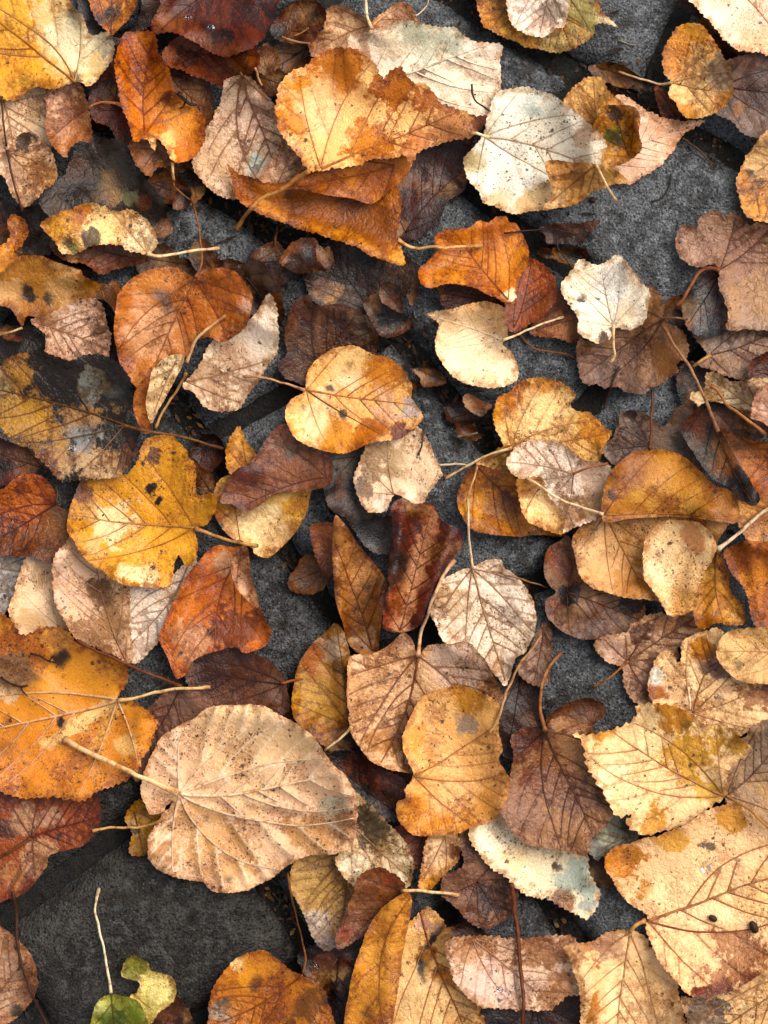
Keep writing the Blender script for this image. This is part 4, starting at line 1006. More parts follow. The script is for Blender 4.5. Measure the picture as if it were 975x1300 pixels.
L('m1b',3,'','694,915 713,896 740,887 764,893 770,905 752,922 726,935 705,930',(695,926),(766,898),'6e4432',of='m1',p='745,900,14,59362a',nveins=4,cup=12)
L('m1',4,'mauve brown veined leaf with a tall looped stem at lower right','652,960 648,940 658,928 672,922 690,928 699,916 715,910 735,915 755,930 760,960 765,998 772,1020 779,1036 769,1050 752,1063 743,1086 715,1081 690,1078 666,1069 642,1045 634,1026 644,995',(692,928),(745,1080),'966b50',
  p='665,945,26,6f3c22;700,1000,22,8e6456;680,990,14,7a4224;660,1030,24,8f6658;740,1020,24,7f584e;700,970,16,8a5a3c',st='692,927 686,901 689,867 700,843 713,828',sc='9a6a48',sr=2.6,sp=.2,vn=1,mo=.5,cup=7,te=1.4,nveins=14)
L('f15',5,'cream and yellow leaf with scalloped tips at lower right','726,933 743,933 768,929 795,919 808,908 809,895 837,893 858,896 879,908 897,915 921,919 942,933 952,943 949,957 935,968 923,980 923,1005 917,1016 893,1032 872,1047 844,1054 816,1059 795,1047 802,1033 788,1037 774,1026 764,1005 750,981 742,960 738,945',(919,1010),(730,934),'e0ba84',
  p='880,960,34,cfa23e;860,905,26,b98222;765,935,20,c48e38;870,920,8,5a3a16;830,1040,18,cc9628;900,1000,14,d9b052;935,945,14,cfa24a;780,990,30,e6cb98;828,940,24,e4c890;832,1038,5,3a2414',st='921,1010 935,1018 949,1026 975,1050 990,1066',sc='a57a44',sr=2.2,sp=.25,cup=11,te=3.4,tp=11,mo=.3,vn=.55)
L('h11',5,'pink leaf with orange brown rim beside the rust stalk at the bottom','564,1197 578,1190 609,1188 640,1190 670,1190 705,1187 730,1192 735,1215 745,1235 750,1262 722,1265 698,1281 670,1284 634,1281 609,1277 592,1263 578,1246 568,1218',(600,1192),(690,1280),'c9a68c',
  p='600,1200,24,a8764c;690,1200,30,94602f;715,1245,20,ab7650;655,1255,24,bda092;610,1240,26,c0a090;700,1275,16,a87a54',sp=.45,cup=7,vn=.5,te=3.0)
L('h10b',4,'','508,1180 526,1165 543,1150 561,1166 573,1187 578,1215 590,1240 600,1260 611,1284 614,1330 480,1340 495,1260',(532,1150),(560,1330),'cfa062',of='h10',
  p='561,1176,543,1201,5,120c08;543,1201,534,1222,5,120c08;534,1222,537,1249,5,120c08;545,1170,20,a87e6c;570,1245,18,b9781a;545,1215,14,a8742c;530,1275,30,d6ac74;560,1235,8,2a1c14;590,1280,16,cda068',sp=.35,cup=9,wv=6,rd='561,1176,536,1235,4,-7;575,1180,580,1240,12,8')  # near-black lines paint the shade inside the crack of the fold
L('h10',6,'tall golden leaf standing folded at the bottom centre','438,1340 444,1250 455,1211 469,1176 484,1153 515,1133 523,1141 520,1169 513,1204 509,1235 501,1280 495,1340',(522,1139),(465,1330),'bf8526',
  p='480,1180,18,b0741c;490,1220,24,c8903a;465,1284,7,6a4420;475,1270,20,b8802c;500,1165,12,c48a2e;480,1300,16,9a5c1a',sp=.3,rd='500,1150,485,1330,18,14',cup=5,te=.7,nveins=5)
L('h9',5,'brown leaf with rusty tip at the bottom centre beside a pale stem','426,1187 437,1166 447,1134 457,1113 477,1101 494,1104 510,1117 515,1130 508,1148 490,1170 470,1185 449,1195 428,1206',(510,1131),(430,1200),'83502f',p='498,1112,12,93481c;460,1150,20,8d5e44;440,1185,12,8a4218',st='511,1131 529,1131 557,1133 584,1137',sc='d3b07a',sr=2.5,sp=.2,wet=.15,cup=10)
L('f18',6,'tan leaf with pinkish rim at the bottom right of centre','716,1201 750,1194 774,1183 799,1181 822,1190 840,1211 858,1239 862,1255 862,1340 745,1340 738,1280 733,1250 724,1220',(800,1184),(800,1335),'d4aa78',
  p='740,1205,22,a8764e;775,1192,20,b58a68;800,1230,24,dcbb84;755,1280,16,b57a34;790,1280,24,d9b888;825,1230,16,c9a06a',sp=.25,cup=9,vn=.4,rd='735,1210,755,1290,12,8')
L('f19',5,'mauve and cream leaf in the bottom right corner','862,1262 893,1262 938,1245 975,1225 1020,1210 1020,1340 885,1340 872,1295',(1010,1240),(880,1330),'c9a06c',p='890,1285,22,80695e;905,1300,14,8a7468;955,1270,24,d0a874;948,1282,7,6a6058;915,1275,12,6c5a52',sp=.3,cup=7)
L('f17',7,'very large cream leaf with rust tip at the lower right edge','768,1093 774,1079 792,1072 820,1065 837,1061 872,1047 890,1033 910,1023 928,1018 949,1023 959,1033 985,1055 1030,1090 1045,1150 1020,1200 975,1229 959,1242 938,1256 914,1263 893,1267 876,1263 862,1249 844,1232 830,1204 820,1183 820,1162 802,1148 788,1134 774,1113',(822,1169),(1030,1110),'dcae7c',
  p='790,1095,24,be7e24;800,1090,12,7a5220;850,1075,26,cf9a48;930,1035,24,c89040;940,1215,34,a87450;920,1258,20,74300c;890,1262,12,8a4416;900,1150,40,e0bc8a;955,1245,14,9a5428;860,1140,30,e0bb86;970,1140,30,d9ae74;895,1073,8,6a5c54;906,1077,7,6f6058;820,1130,14,c08c4a',
  st='819,1169 809,1173 799,1184',sc='c89a5a',sr=3.0,sp=.3,cup=12,mo=.35,vn=.9,nveins=14,te=1.8)
# ---- middle left
L('d3',1,'golden brown leaf at the left edge, upper middle','-30,350 -10,383 14,393 28,414 35,402 70,405 100,400 128,380 150,400 152,362 125,352 105,344 77,334 45,324 10,325 -30,330',(29,412),(118,345),'a67026',
  p='10,365,20,b98a58;80,365,26,b58a58;50,345,18,9a6a1c;140,375,14,6e4414;100,375,18,ad7c40;35,375,10,3a2616;60,378,7,3a2616',st='28,416 14,421 -6,426',sc='b99a6a',sr=1.8,sp=.45,cup=7,te=1)
L('d4',2,'pinkish tan leaf with a bright streak at left, upper middle','38,407 59,398 87,386 119,378 131,392 137,414 140,430 135,455 105,460 80,455 56,445 57,425',(40,408),(130,440),'c99e80',p='100,405,22,d0b098;85,425,16,caa88c;128,415,12,6a4028;60,412,16,b07e56;110,440,16,c0977a',sp=.5,cup=10,vn=.8)
L('d4b',0,'black brown soaked leaf under the pinkish tan leaf at left','-20,420 40,415 70,440 150,425 165,470 60,480 -20,470',(40,430),(150,460),'2c1f19',wet=.4,nveins=4)
L('d1',3,'orange and tan heart leaf with grey smudges left of centre','147,393 153,369 171,351 195,341 220,339 237,346 248,352 258,343 279,340 300,346 317,369 321,383 314,411 300,425 282,435 265,428 251,432 244,449 225,455 205,460 190,475 178,495 165,482 153,463 148,442 145,418',(248,354),(175,494),'bf7a3e',
  p='285,370,34,b8680f;255,400,26,b4660e;205,375,12,7d6a70;212,395,10,8a6a60;190,420,36,c58e64;200,360,22,bf7a34;157,380,14,b56c1c;155,440,18,c0742a;312,385,12,c99a80;250,370,12,b86c14;235,405,14,b76d14',st='248,352 255,338 256,318 252,288 243,250',sc='93603c',sr=1.7,sp=.5,cup=11,te=.8,rd='248,354,178,490,10,10')
L('e10',2,'cream and pink brown leaf beside bare stone left of centre','232,491 251,468 270,435 303,415 321,400 335,380 344,374 353,400 354,425 351,449 337,470 327,487 315,500 303,520 275,522 258,515 244,498',(236,484),(346,390),'d0b496',
  p='330,420,26,d3bea8;275,495,28,aa8264;300,450,20,c6a284;260,470,16,b08a6c;315,490,14,b38c70',sp=.45,cup=8,st='237,473 227,491 209,519 197,544',sc='bf9460',sr=2.2,vn=.7)
L('e10b',1,'soaked brown leaf behind the cream and pink brown leaf','300,340 325,330 345,345 358,372 360,405 345,420 320,400 300,380',(310,350),(355,400),'4c3228',wet=.5,nveins=5)
L('d5',4,'bright golden yellow leaf with black spots left of centre','216,550 227,561 244,578 249,599 250,627 272,627 273,650 262,665 249,672 251,692 244,717 234,720 227,703 223,720 213,745 188,746 160,743 129,727 108,710 91,682 84,668 88,645 105,610 125,595 146,590 165,580 178,571 185,557',(247,670),(90,670),'cf9620',
  p='145,660,26,d6b884;175,730,18,e0c490;193,617,8,2a1a0e;200,635,6,2a1a0e;195,580,12,7a4c14;115,650,18,b98a30;230,700,14,d0a030;110,625,16,8a5014;245,575,8,4a2a10;120,690,14,bfa060;200,690,30,d8a22c',
  st='248,671 265,677 285,684 305,690 328,693',sc='c29258',sr=2.5,sp=.45,cup=8,te=1.4,vn=.45,mo=.4)
L('d2',5,'wet mottled yellow and black leaf at the left edge','-25,462 0,459 21,451 52,442 59,447 87,456 115,449 139,453 157,466 167,487 166,515 160,533 174,543 181,550 178,571 167,595 146,606 105,609 80,611 63,595 42,578 21,564 0,557 -35,540',(158,539),(-30,500),'2a1f19',
  p='20,520,40,a07a1c;50,535,26,ab8216;25,470,22,9a7030;-5,490,20,8a7450;75,545,16,98701c;120,590,30,b08e6a;75,594,16,ac8a60;150,585,18,a07c54;105,556,22,7e828c;118,488,16,74767a;140,500,10,5a5a5e;168,570,12,6a4620;150,520,9,8a6c44;35,555,20,9a7a30',  # blue grey patches paint the sky's reflection on the wet blade
  st='157,540 185,547 223,552 260,563 284,570',sc='7a5434',sr=2.1,sp=.55,wetp='112,488,15;108,556,20;150,500,10',wet=.1,cup=6,vn=.7,mo=.5,te=2.4)
L('d1f',6,'','185,487 199,463 216,451 234,450 231,466 216,494 202,519 192,538 184,515',(226,454),(192,534),'dfc090',of='d1',p='215,470,16,e6cda2;195,515,12,d9b684',sp=.75,te=.7,nveins=2,rd='225,458,195,520,12,10',st='237,460 244,442 251,428 268,414 287,400',sc='c79c6e',sr=2.3,cup=3)
L('d1r',6,'','170,502 180,484 193,465 190,485 185,510 188,530 192,548 183,550 171,527',(190,468),(185,546),'b06a22',of='d1',p='180,520,12,c47e30',te=.5,nveins=1,cup=4,rd='188,480,188,540,5,8')
L('d8b',0,'dark red leaf under the left end of the wet mottled leaf','-20,550 10,550 40,565 65,590 40,610 10,615 -20,615',(55,595),(-10,570),'5e270c',nveins=4,wet=.3)
L('d8',3,'rust orange leaf at the left edge, middle','-30,620 0,622 21,606 38,601 56,606 70,627 72,641 95,655 105,680 90,692 66,715 45,708 21,706 0,705 -35,702',(71,640),(-20,690),'a8550f',
  p='20,625,26,b9671a;60,680,26,84501c;20,685,26,8a5016;55,690,8,3a2416;75,660,14,6f5040;40,645,20,aa5a14',sp=.45,vn=1,cup=9,st='71,640 72,628 70,612',sc='5a3a20',sr=1.5,te=.8)
L('d9',1,'grey white leaf at the left edge below the rust orange leaf','-40,690 0,692 25,690 40,705 30,734 14,765 0,785 -40,790',(-30,740),(30,705),'b9b3b0',p='20,720,14,a89a90',sp=.2,cup=7,wet=.2)
L('d10',2,'peach tan leaf at the left edge below the rust orange leaf','9,778 17,755 33,708 52,698 72,705 80,760 85,776 90,800 60,820 28,815 20,795',(75,795),(35,712),'dab48c',p='45,750,26,d8b38a;40,790,16,c69a68',sp=.5,cup=5,vn=-.3)
L('d7',1,'greyish cream leaf right of the tan leaf, left of centre','150,740 195,735 216,730 235,715 250,705 240,760 220,800 202,815 178,841 167,842 158,790',(240,715),(172,838),'d3beac',p='195,780,20,d2c4b8;215,755,16,b59478;180,820,14,a88a7c',sp=.25,cup=7,vn=.7,mo=.3)
L('d6',3,'pinkish tan leaf with brown spots left of centre','66,734 68,710 84,689 95,672 115,690 140,715 162,735 166,786 168,841 153,836 129,826 98,813 84,790 70,762',(160,838),(85,690),'c9a07c',
  p='125,755,18,6e4426;120,810,34,8a5c36;80,715,20,cba88c;85,760,18,cda68a;140,790,22,ad8058;150,760,14,b58a60',sp=.6,cup=7,vn=.3)
L('d11',1,'dark soaked scrap right of the bright golden leaf','240,580 262,598 280,612 275,640 255,645 240,625',(272,630),(245,590),'3e2410',nveins=3,wet=.3)
L('h1c',1,'pointed yellow leaf tip above the reddish brown leaf','303,541 312,555 322,570 330,590 310,605 290,600 288,565',(315,600),(303,543),'d3a04e',p='300,580,14,c98c30',sp=.35,cup=8,nveins=4)
L('h1',2,'yellow tan leaf beneath the reddish brown leaf at centre left','272,622 285,605 330,600 391,610 392,640 387,657 372,679 353,699 340,708 328,706 314,697 303,688 286,676 272,652',(305,687),(391,622),'cfa45a',
  p='285,645,20,bb8024;340,665,26,d8b884;378,640,16,c4932c;300,640,14,c58a2a;320,695,14,d9b878;297,632,7,5a3414',sp=.3,cup=9,te=.6,rd='314,694,345,692,6,9')
L('h1b',3,'reddish brown mauve leaf left of the centre','279,638 288,612 300,596 320,585 333,565 345,548 362,539 379,560 416,575 420,612 391,623 351,628 325,644 310,650 295,641',(414,606),(285,635),'87523c',
  p='360,560,20,855448;320,610,24,6e3626;400,595,18,7d4c40;350,600,20,82503c;370,570,10,5a4a48',sp=.25,wet=.3,cup=7,vn=.5,te=.6)
# ---- centre
L('e8',0,'dark brown soaked leaf in the shadow at upper centre','385,345 400,318 450,308 512,320 535,345 533,362 515,378 490,390 470,405 430,395 395,380',(470,395),(420,320),'452c20',p='500,355,24,5c4030;440,340,20,3a2018;520,350,12,6a4a34',wet=.4,vn=.8,cup=7,sp=.4)
L('e9',1,'dark mauve veined leaf above the yellow heart leaf','352,463 364,449 362,421 375,383 393,374 402,388 435,386 461,398 479,421 478,445 468,465 440,470 420,480 393,490 362,480',(402,462),(470,402),'6e4a3e',
  p='380,440,26,64443a;390,400,18,5a3020;455,420,20,6a564e;430,410,18,5e3620',wet=.35,vn=.9,cup=6,te=1.4,nveins=14)
L('e7',3,'mottled tan and black leaf below the yellow heart leaf','449,609 457,585 470,560 508,545 532,542 548,568 557,588 563,602 547,623 529,648 515,634 501,627 491,649 470,648 456,634',(500,628),(520,550),'cbaa88',
  p='480,585,26,8a6844;540,600,26,cdac88;460,620,16,6a4c40;525,635,14,d8c0a0;485,640,12,c7b09c;510,590,20,9a7a52',sp=.8,cup=9,vn=.4,mo=.7,st='531,578 536,560 540,540',sc='54382a',sr=1.5)
L('e11',1,'soaked mauve leaf fragment in the dark hollow at the centre','412,575 445,565 470,575 460,610 460,640 480,655 505,660 505,700 470,700 440,660 418,645 410,610',(450,580),(490,690),'4e3a38',p='437,592,14,6d5c5c;480,670,20,3a2a28',wet=.6,nveins=5,cup=6)
L('e6',4,'peach and yellow heart leaf with round black spots at the centre','388,491 391,470 407,453 425,442 449,439 465,447 473,449 494,454 512,470 523,491 521,505 529,515 536,530 522,547 508,557 487,561 466,564 442,575 425,576 400,569 376,557 364,536 362,519 372,505 385,498',(389,495),(532,528),'dca762',
  p='495,475,36,c9821c;430,455,26,dcae70;440,480,18,e2bd8e;490,520,26,cfa27a;470,550,30,b9700f;430,555,24,c88a20;395,530,30,e3bd88;434,526,6,2a1812;433,563,5,2a1812;443,459,6,4a362c;438,470,6,6a5648;419,494,5,5a4a40;384,515,5,6a5a4c;512,545,16,7a3c10;525,520,12,b09a90',
  st='386,495 362,487 337,480 320,478 309,478',sc='c08f66',sr=1.9,sp=.35,cup=10,te=1,mo=.35,vn=.4,wetp='525,525,16')
L('h14b',2,'','394,667 421,662 440,670 430,712 421,734 407,721 397,693',(423,730),(405,668),'84492a',of='h14',p='408,690,12,93583a',nveins=3,cup=10)
L('h14',3,'brown tan leaf curled like a boat at the centre','425,655 439,667 459,696 477,717 489,734 492,748 486,779 482,806 478,835 459,832 442,816 434,790 427,766 424,738 422,703',(474,826),(427,660),'a06c3c',
  p='450,720,22,b07e4e;440,790,20,8a5628;475,760,16,9a6436;463,743,6,2a1c16;476,757,4,3a2a22;460,810,14,b58a64',sp=.35,rd='428,670,432,800,9,14;486,735,482,800,9,14',te=.5,cup=6,vn=.6)
L('h15',4,'rust red rolled leaf with pinkish band at the centre','497,642 512,632 526,640 550,640 561,661 585,671 588,692 571,720 557,745 543,769 533,793 515,802 505,803 487,798 486,772 490,745 494,710 498,671',(508,800),(570,665),'702e0e',
  p='548,650,548,690,12,a87050;540,690,508,790,13,b07a58;500,760,10,a8560f;510,690,14,5a240e;565,700,20,6e2c10;545,750,12,6e2a0e;540,686,4,1c1210;495,785,12,8a3a10',rd='510,650,497,760,11,22;572,680,535,780,12,18',sp=.2,te=.7,wet=.25,cup=4,mo=.4)
L('h18',4,'pale cream leaf with dark midrib right of the rust rolled leaf','547,779 554,755 561,738 578,727 599,720 620,711 637,711 641,720 656,731 673,755 681,779 678,807 667,828 653,836 643,871 632,860 620,852 605,840 590,830 575,822 562,812 555,797',(600,722),(642,868),'e0cbb4',
  p='585,780,26,d6bfa4;570,765,20,ab8458;650,770,24,d2c0ae;620,830,16,c2a88c;640,725,14,d3b8a0;575,800,12,a88058;640,772,5,5a5048;632,845,12,c69a72',st='600,722 596,690 594,660 594,632',sc='c9b090',sr=2.0,sp=.6,cup=8,vn=.8,mo=.25,nveins=14,te=1.2)
L('h19',3,'olive and orange leaf folded beside bare stone at centre left','371,884 378,849 393,821 411,804 425,791 436,802 445,835 448,863 446,891 447,919 428,938 414,948 400,937 383,923 372,908',(444,921),(424,793),'a87a34',
  p='400,835,18,9a5a16;400,890,24,b48c3c;425,825,16,a89078;400,925,16,a8701a;388,870,14,b08a44;395,928,8,4a2c12;432,850,10,7a5228;425,915,12,b07818',st='446,923 432,937 412,953',sc='d2b484',sr=1.8,sp=.35,rd='425,795,440,915,8,12',cup=8,te=.7)
L('h3',1,'dark brown soaked leaf below the rust orange leaf','235,845 258,820 296,815 325,830 345,840 360,862 368,885 366,904 340,915 310,910 272,905 245,885',(360,868),(245,860),'6e3e28',p='265,850,22,4a2414;350,880,18,6e4a42;300,860,24,5a3018',wet=.45,cup=6,sp=.35)
L('h2',3,'rust orange leaf with pinkish patches at lower left of centre','202,814 206,793 223,759 241,727 265,699 279,691 296,694 314,694 318,727 329,769 340,793 345,801 336,820 310,829 300,822 265,829 244,840 237,854 232,859 223,861 213,836',(310,694),(222,858),'be6a10',
  p='245,800,24,b98260;250,770,16,c0702a;288,720,16,b08060;215,840,14,b9661a;250,730,20,b86410;300,800,28,82400e;270,800,8,4a2c1c;240,830,14,b47a54;330,800,10,b5641a',sp=.35,cup=10,te=.7,rd='279,695,225,800,12,8;335,775,343,802,6,10',vn=.5)
L('h2f',4,'','292,707 301,697 313,694 318,727 329,771 309,757 297,739',(308,697),(326,768),'b9835c',of='h2',p='310,740,12,c79470',sp=.5,te=.6,nveins=2,rd='312,700,326,765,7,10')
L('h4',1,'mauve leaf with a long red brown stem at lower left','180,915 200,885 223,872 244,875 265,886 275,905 250,925 225,940 205,960 190,985 170,990 175,950',(229,872),(185,970),'80584f',p='225,895,18,7d5a56;195,955,16,82625c',st='230,872 209,863 167,846 126,828 97,813',sc='7a4428',sr=2.5,vn=.9,cup=6,sp=.25,mo=.4)
L('h5',5,'big orange yellow speckled leaf at the left edge, lower half','-40,770 0,777 14,787 28,807 45,800 73,795 87,800 98,814 129,828 150,835 161,846 159,867 150,886 167,891 188,902 200,919 193,940 190,952 185,962 174,981 153,995 136,1000 101,1017 70,1012 21,1012 0,1005 -50,990 -95,900 -80,800',(149,889),(-85,960),'c8841e',
  p='148,890,60,945,8,d2a868;150,895,120,950,6,cf9c4c;165,950,16,c99a5c;20,860,24,8a6444;10,880,16,c09a70;80,835,10,3a2414;74,914,7,2a1a10;75,800,20,cf9648;120,850,26,cc8c24;30,960,40,c27c18;10,820,16,bb7414;10,955,16,7a4414;130,975,30,c58220;80,870,30,cd8e2c',
  st='150,889 167,887 195,879 223,875 251,874 267,872',sc='d6b078',sr=2.4,sp=.75,vn=-.25,cup=9,te=3.2,tp=9,mo=.6)
L('h6',6,'large tan leaf seen from below with pale raised veins','179,1000 184,980 190,962 206,935 227,922 244,912 265,898 296,895 325,895 341,899 355,908 372,915 390,929 404,943 414,957 428,975 437,983 449,1002 454,1023 452,1058 447,1072 432,1082 390,1086 365,1099 341,1117 320,1127 314,1131 286,1134 268,1131 258,1120 230,1116 206,1107 190,1092 188,1068 196,1048 206,1034 221,1016 203,1032 190,1034 182,1018',(228,1008),(453,1042),'cfa47e',
  p='300,930,50,d3ab7c;420,1030,16,b8ac92;290,1090,40,bb8c58;240,1050,24,b88c60;400,1065,30,b3824e;254,1043,10,6a5444;375,950,24,d2aa78;440,1050,14,9a6a3c;215,1085,18,a87850;330,990,40,d6b084;290,1118,6,4a3424',
  st='226,1007 205,998 167,981 140,968 115,957 96,947 80,937',sc='d8b07c',sr=4.0,sp=.5,vn=-1,pk=7.5,cup=11,te=1.2,nveins=16,mo=.45,fold=6,rd='228,1008,453,1042,5,4')
L('h16',4,'tan leaf with brown veins and a pale curved stem at the centre','442,835 453,830 473,830 494,818 510,803 522,811 531,830 543,821 571,816 595,816 613,835 630,863 635,877 627,886 610,890 570,905 545,940 535,978 501,979 473,968 453,943 444,919 441,884',(531,832),(502,976),'c69a70',
  p='590,850,34,b89a88;510,935,30,8a5a2c;470,870,24,b98c62;560,835,20,b99c8a;455,840,12,c9a684;480,930,24,ad7a44;625,870,10,9a6a48;515,815,12,c49a80;530,900,18,9a6c40',st='531,832 534,807 543,779 552,755 561,734 570,720 578,711',sc='cfa47e',sr=2.6,sp=.35,vn=1,cup=8,te=.9,nveins=14)
L('h17',5,'peach leaf with orange base and grey smear at lower centre','511,940 522,906 541,881 578,870 606,877 630,891 634,905 632,929 638,954 645,975 649,988 644,1012 627,1040 599,1051 578,1059 547,1061 526,1059 505,1040 503,1023 511,1006 523,985 516,962',(525,985),(615,880),'cf9a5a',
  p='595,885,24,b98228;590,925,18,8f7668;530,1035,30,cf8e34;570,1050,24,cb8c38;530,930,18,cc9236;560,990,34,d6a468;635,985,16,c58e5a;610,1030,20,c9904a;560,900,18,cf9e62',sp=.3,cup=10,te=1.2,vn=.6)
L('h20',2,'dark rust leaf under the large tan leaf tip at lower centre','415,960 455,955 485,975 512,990 520,1030 500,1045 470,1025 445,1000',(500,1030),(430,965),'5a2a0e',p='440,978,12,8a4416;485,1000,10,8a4012',wet=.3,nveins=5)
L('h21',2,'dark brown soaked leaf in the gap right of the peach leaf','620,905 640,870 660,845 685,850 688,900 700,930 665,945 655,965 635,955',(660,860),(645,945),'42241a',p='655,920,16,5e3018',wet=.4,nveins=5)
L('h22',2,'mauve brown scrap above the dark gap right of the cream leaf','655,850 672,825 690,790 700,800 700,835 696,866 678,870',(690,800),(685,865),'8f6c5e',nveins=4,vn=.9,cup=5)
L('h7',2,'yellow tan leaf with grey foot at the bottom centre','366,1127 373,1095 390,1075 440,1070 465,1110 465,1130 450,1160 436,1175 432,1190 425,1203 411,1206 397,1189 386,1162 375,1141',(445,1080),(415,1200),'a88448',p='400,1175,20,a49488;395,1120,22,ae8a50;430,1110,18,a07a3e;415,1195,14,85787a',sp=.5,cup=6,wet=.2)
L('h8',3,'cream leaf mottled with black below the large tan leaf','435,995 466,1018 487,1038 505,1056 519,1079 526,1099 517,1126 494,1120 477,1120 450,1125 425,1095 440,1070 445,1030',(450,1050),(520,1110),'c7a87c',p='470,1050,22,6a5844;500,1090,20,d3ba92;450,1100,18,d6c2a2;485,1070,14,a88a5c;510,1115,10,d9c8a8',sp=.9,cup=5,mo=.6)
L('h12',1,'black red soaked leaf in the dark hollow at the bottom','380,1210 430,1195 460,1200 470,1250 460,1340 400,1340 395,1260',(430,1215),(420,1330),'2e1610',wet=.3,p='430,1225,14,5a2614',nveins=5)
L('h13',2,'orange yellow leaf with dark centre at the bottom','258,1340 263,1300 268,1260 279,1239 296,1221 314,1211 335,1207 341,1211 362,1225 383,1239 404,1249 415,1263 416,1340',(384,1238),(270,1330),'b87418',
  p='310,1235,20,cd8c1e;295,1280,12,c58a3a;280,1290,16,93796c;390,1280,24,7a4a16;340,1230,14,c88420;350,1270,24,a8640f;300,1225,8,d8b884;325,1250,10,6a4014;282,1275,8,5f5450',st='384,1236 388,1218 383,1190 372,1148 365,1108',sc='8a5c34',sr=1.6,sp=.5,cup=9,te=1.5)
# ---- lower left
L('j1',2,'rust leaf with pinkish streaks at the left edge, low','-35,990 21,995 70,1000 101,1005 124,1008 127,1044 108,1072 87,1079 63,1086 59,1100 38,1127 17,1141 -30,1143',(40,1063),(120,1030),'8f4614',
  p='30,1035,20,a0755c;45,1095,20,a87a5c;100,1040,26,964a12;15,1110,20,a06a48;74,1064,6,2a1610;10,1050,14,5a3020;65,1040,14,a87862',st='39,1064 20,1077 -6,1091',sc='6a4028',sr=2.4,sp=.35,cup=10,vn=.8,te=.8)
L('j2',1,'small yellow scrap of leaf in the dark joint at lower left','158,1040 167,1022 180,1015 205,1030 195,1050 192,1079 174,1087 163,1079 167,1058',(170,1030),(178,1084),'a87f0e',p='175,1055,8,5a3c10',nveins=4,cup=6,wet=.3,st='117,1055 140,1051 174,1051 195,1046 210,1039',sc='c79a5c',sr=2.0)
L('j3',2,'pink tan leaf in the bottom left corner','-30,1165 0,1176 17,1190 35,1204 45,1225 49,1250 38,1274 21,1291 0,1302 -35,1305',(-20,1290),(35,1210),'a87a5e',p='10,1230,24,b58c72;40,1240,14,9a6c50;22,1285,8,3a2a24;15,1270,16,a8846c',sp=.35,cup=8,te=1.4)
L('j6',0,'dark red brown scrap beneath the yellow green leaf','190,1285 220,1262 245,1295 250,1340 190,1340',(230,1300),(200,1335),'4a2412',nveins=3,wet=.3)
L('j5',2,'yellow green leaf with brown notch at the bottom left','153,1235 160,1218 171,1213 188,1222 192,1232 216,1239 223,1249 221,1270 203,1285 190,1300 178,1285 165,1268 174,1248 157,1242',(170,1262),(218,1250),'bfae62',p='172,1226,16,7d8030;205,1260,18,ccba74;162,1255,10,5a4020',sp=.3,cup=9,te=1,nveins=6)
L('j4',3,'green leaf with a long cream stem at the bottom left','113,1310 122,1274 140,1262 160,1265 178,1274 187,1291 187,1340 115,1340',(141,1262),(150,1335),'97a03c',p='145,1290,16,5d7a1c;170,1285,14,8a9a34;130,1280,10,b0b060;150,1310,16,4f701a',st='141,1261 135,1222 125,1176 120,1155 126,1127',sc='d3c6a2',sr=1.9,sp=.3,cup=9,te=.8,rd='125,1280,175,1280,16,8')

# ---- torn scraps pressed into the hollows
def torn_scraps():
    rs = random.Random(19)
    k = 0
    for zx, zy, zr, cnt, where in HOLLOWS:
        m = 0 if not cnt else 3 if cnt > 20 else 2 if cnt > 15 else 1
        for e in range(m):
            x, y = zx + rs.uniform(-.7, .7) * zr, zy + rs.uniform(-.7, .7) * zr
            r = rs.uniform(14, 30) if m == 1 else (rs.uniform(25, 32), rs.uniform(12, 16), rs.uniform(18, 22))[e]; a0 = rs.uniform(0, 6.3); el = rs.uniform(1, 1.6); n = rs.randint(7, 10)
            o = []
            for i in range(n):
                t = 6.283 * i / n; q = r * rs.uniform(.55, 1.15)
                u, v = q * math.cos(t) * el, q * math.sin(t) / el
                o.append('%.0f,%.0f' % (x + u * math.cos(a0) - v * math.sin(a0), y + u * math.sin(a0) + v * math.cos(a0)))
            d = r * el * .8
            L('scrap%d' % k, 0, ('torn brown leaf scrap ' if m == 1 else (('larger', 'smaller')[e] if m == 2 else ('largest', 'smallest', 'middle sized')[e]) + ' torn leaf scrap ') + where, ' '.join(o),
              (x - d * math.cos(a0), y - d * math.sin(a0)), (x + d * math.cos(a0), y + d * math.sin(a0)),
              rs.choice(['4a2a16', '5c341a', '3a2012', '6b4424', '7a5230', '2e1a10', '8a6038', '52301c']), wet=.35, nveins=4, cup=7, sp=.5, mo=.9, te=1.2)
            k += 1
torn_scraps()

# ------------------------------------------------------------------ build the leaves from the lowest to the topmost
def seed_of(key):
    return zlib.crc32(key.encode()) % 397 + 1

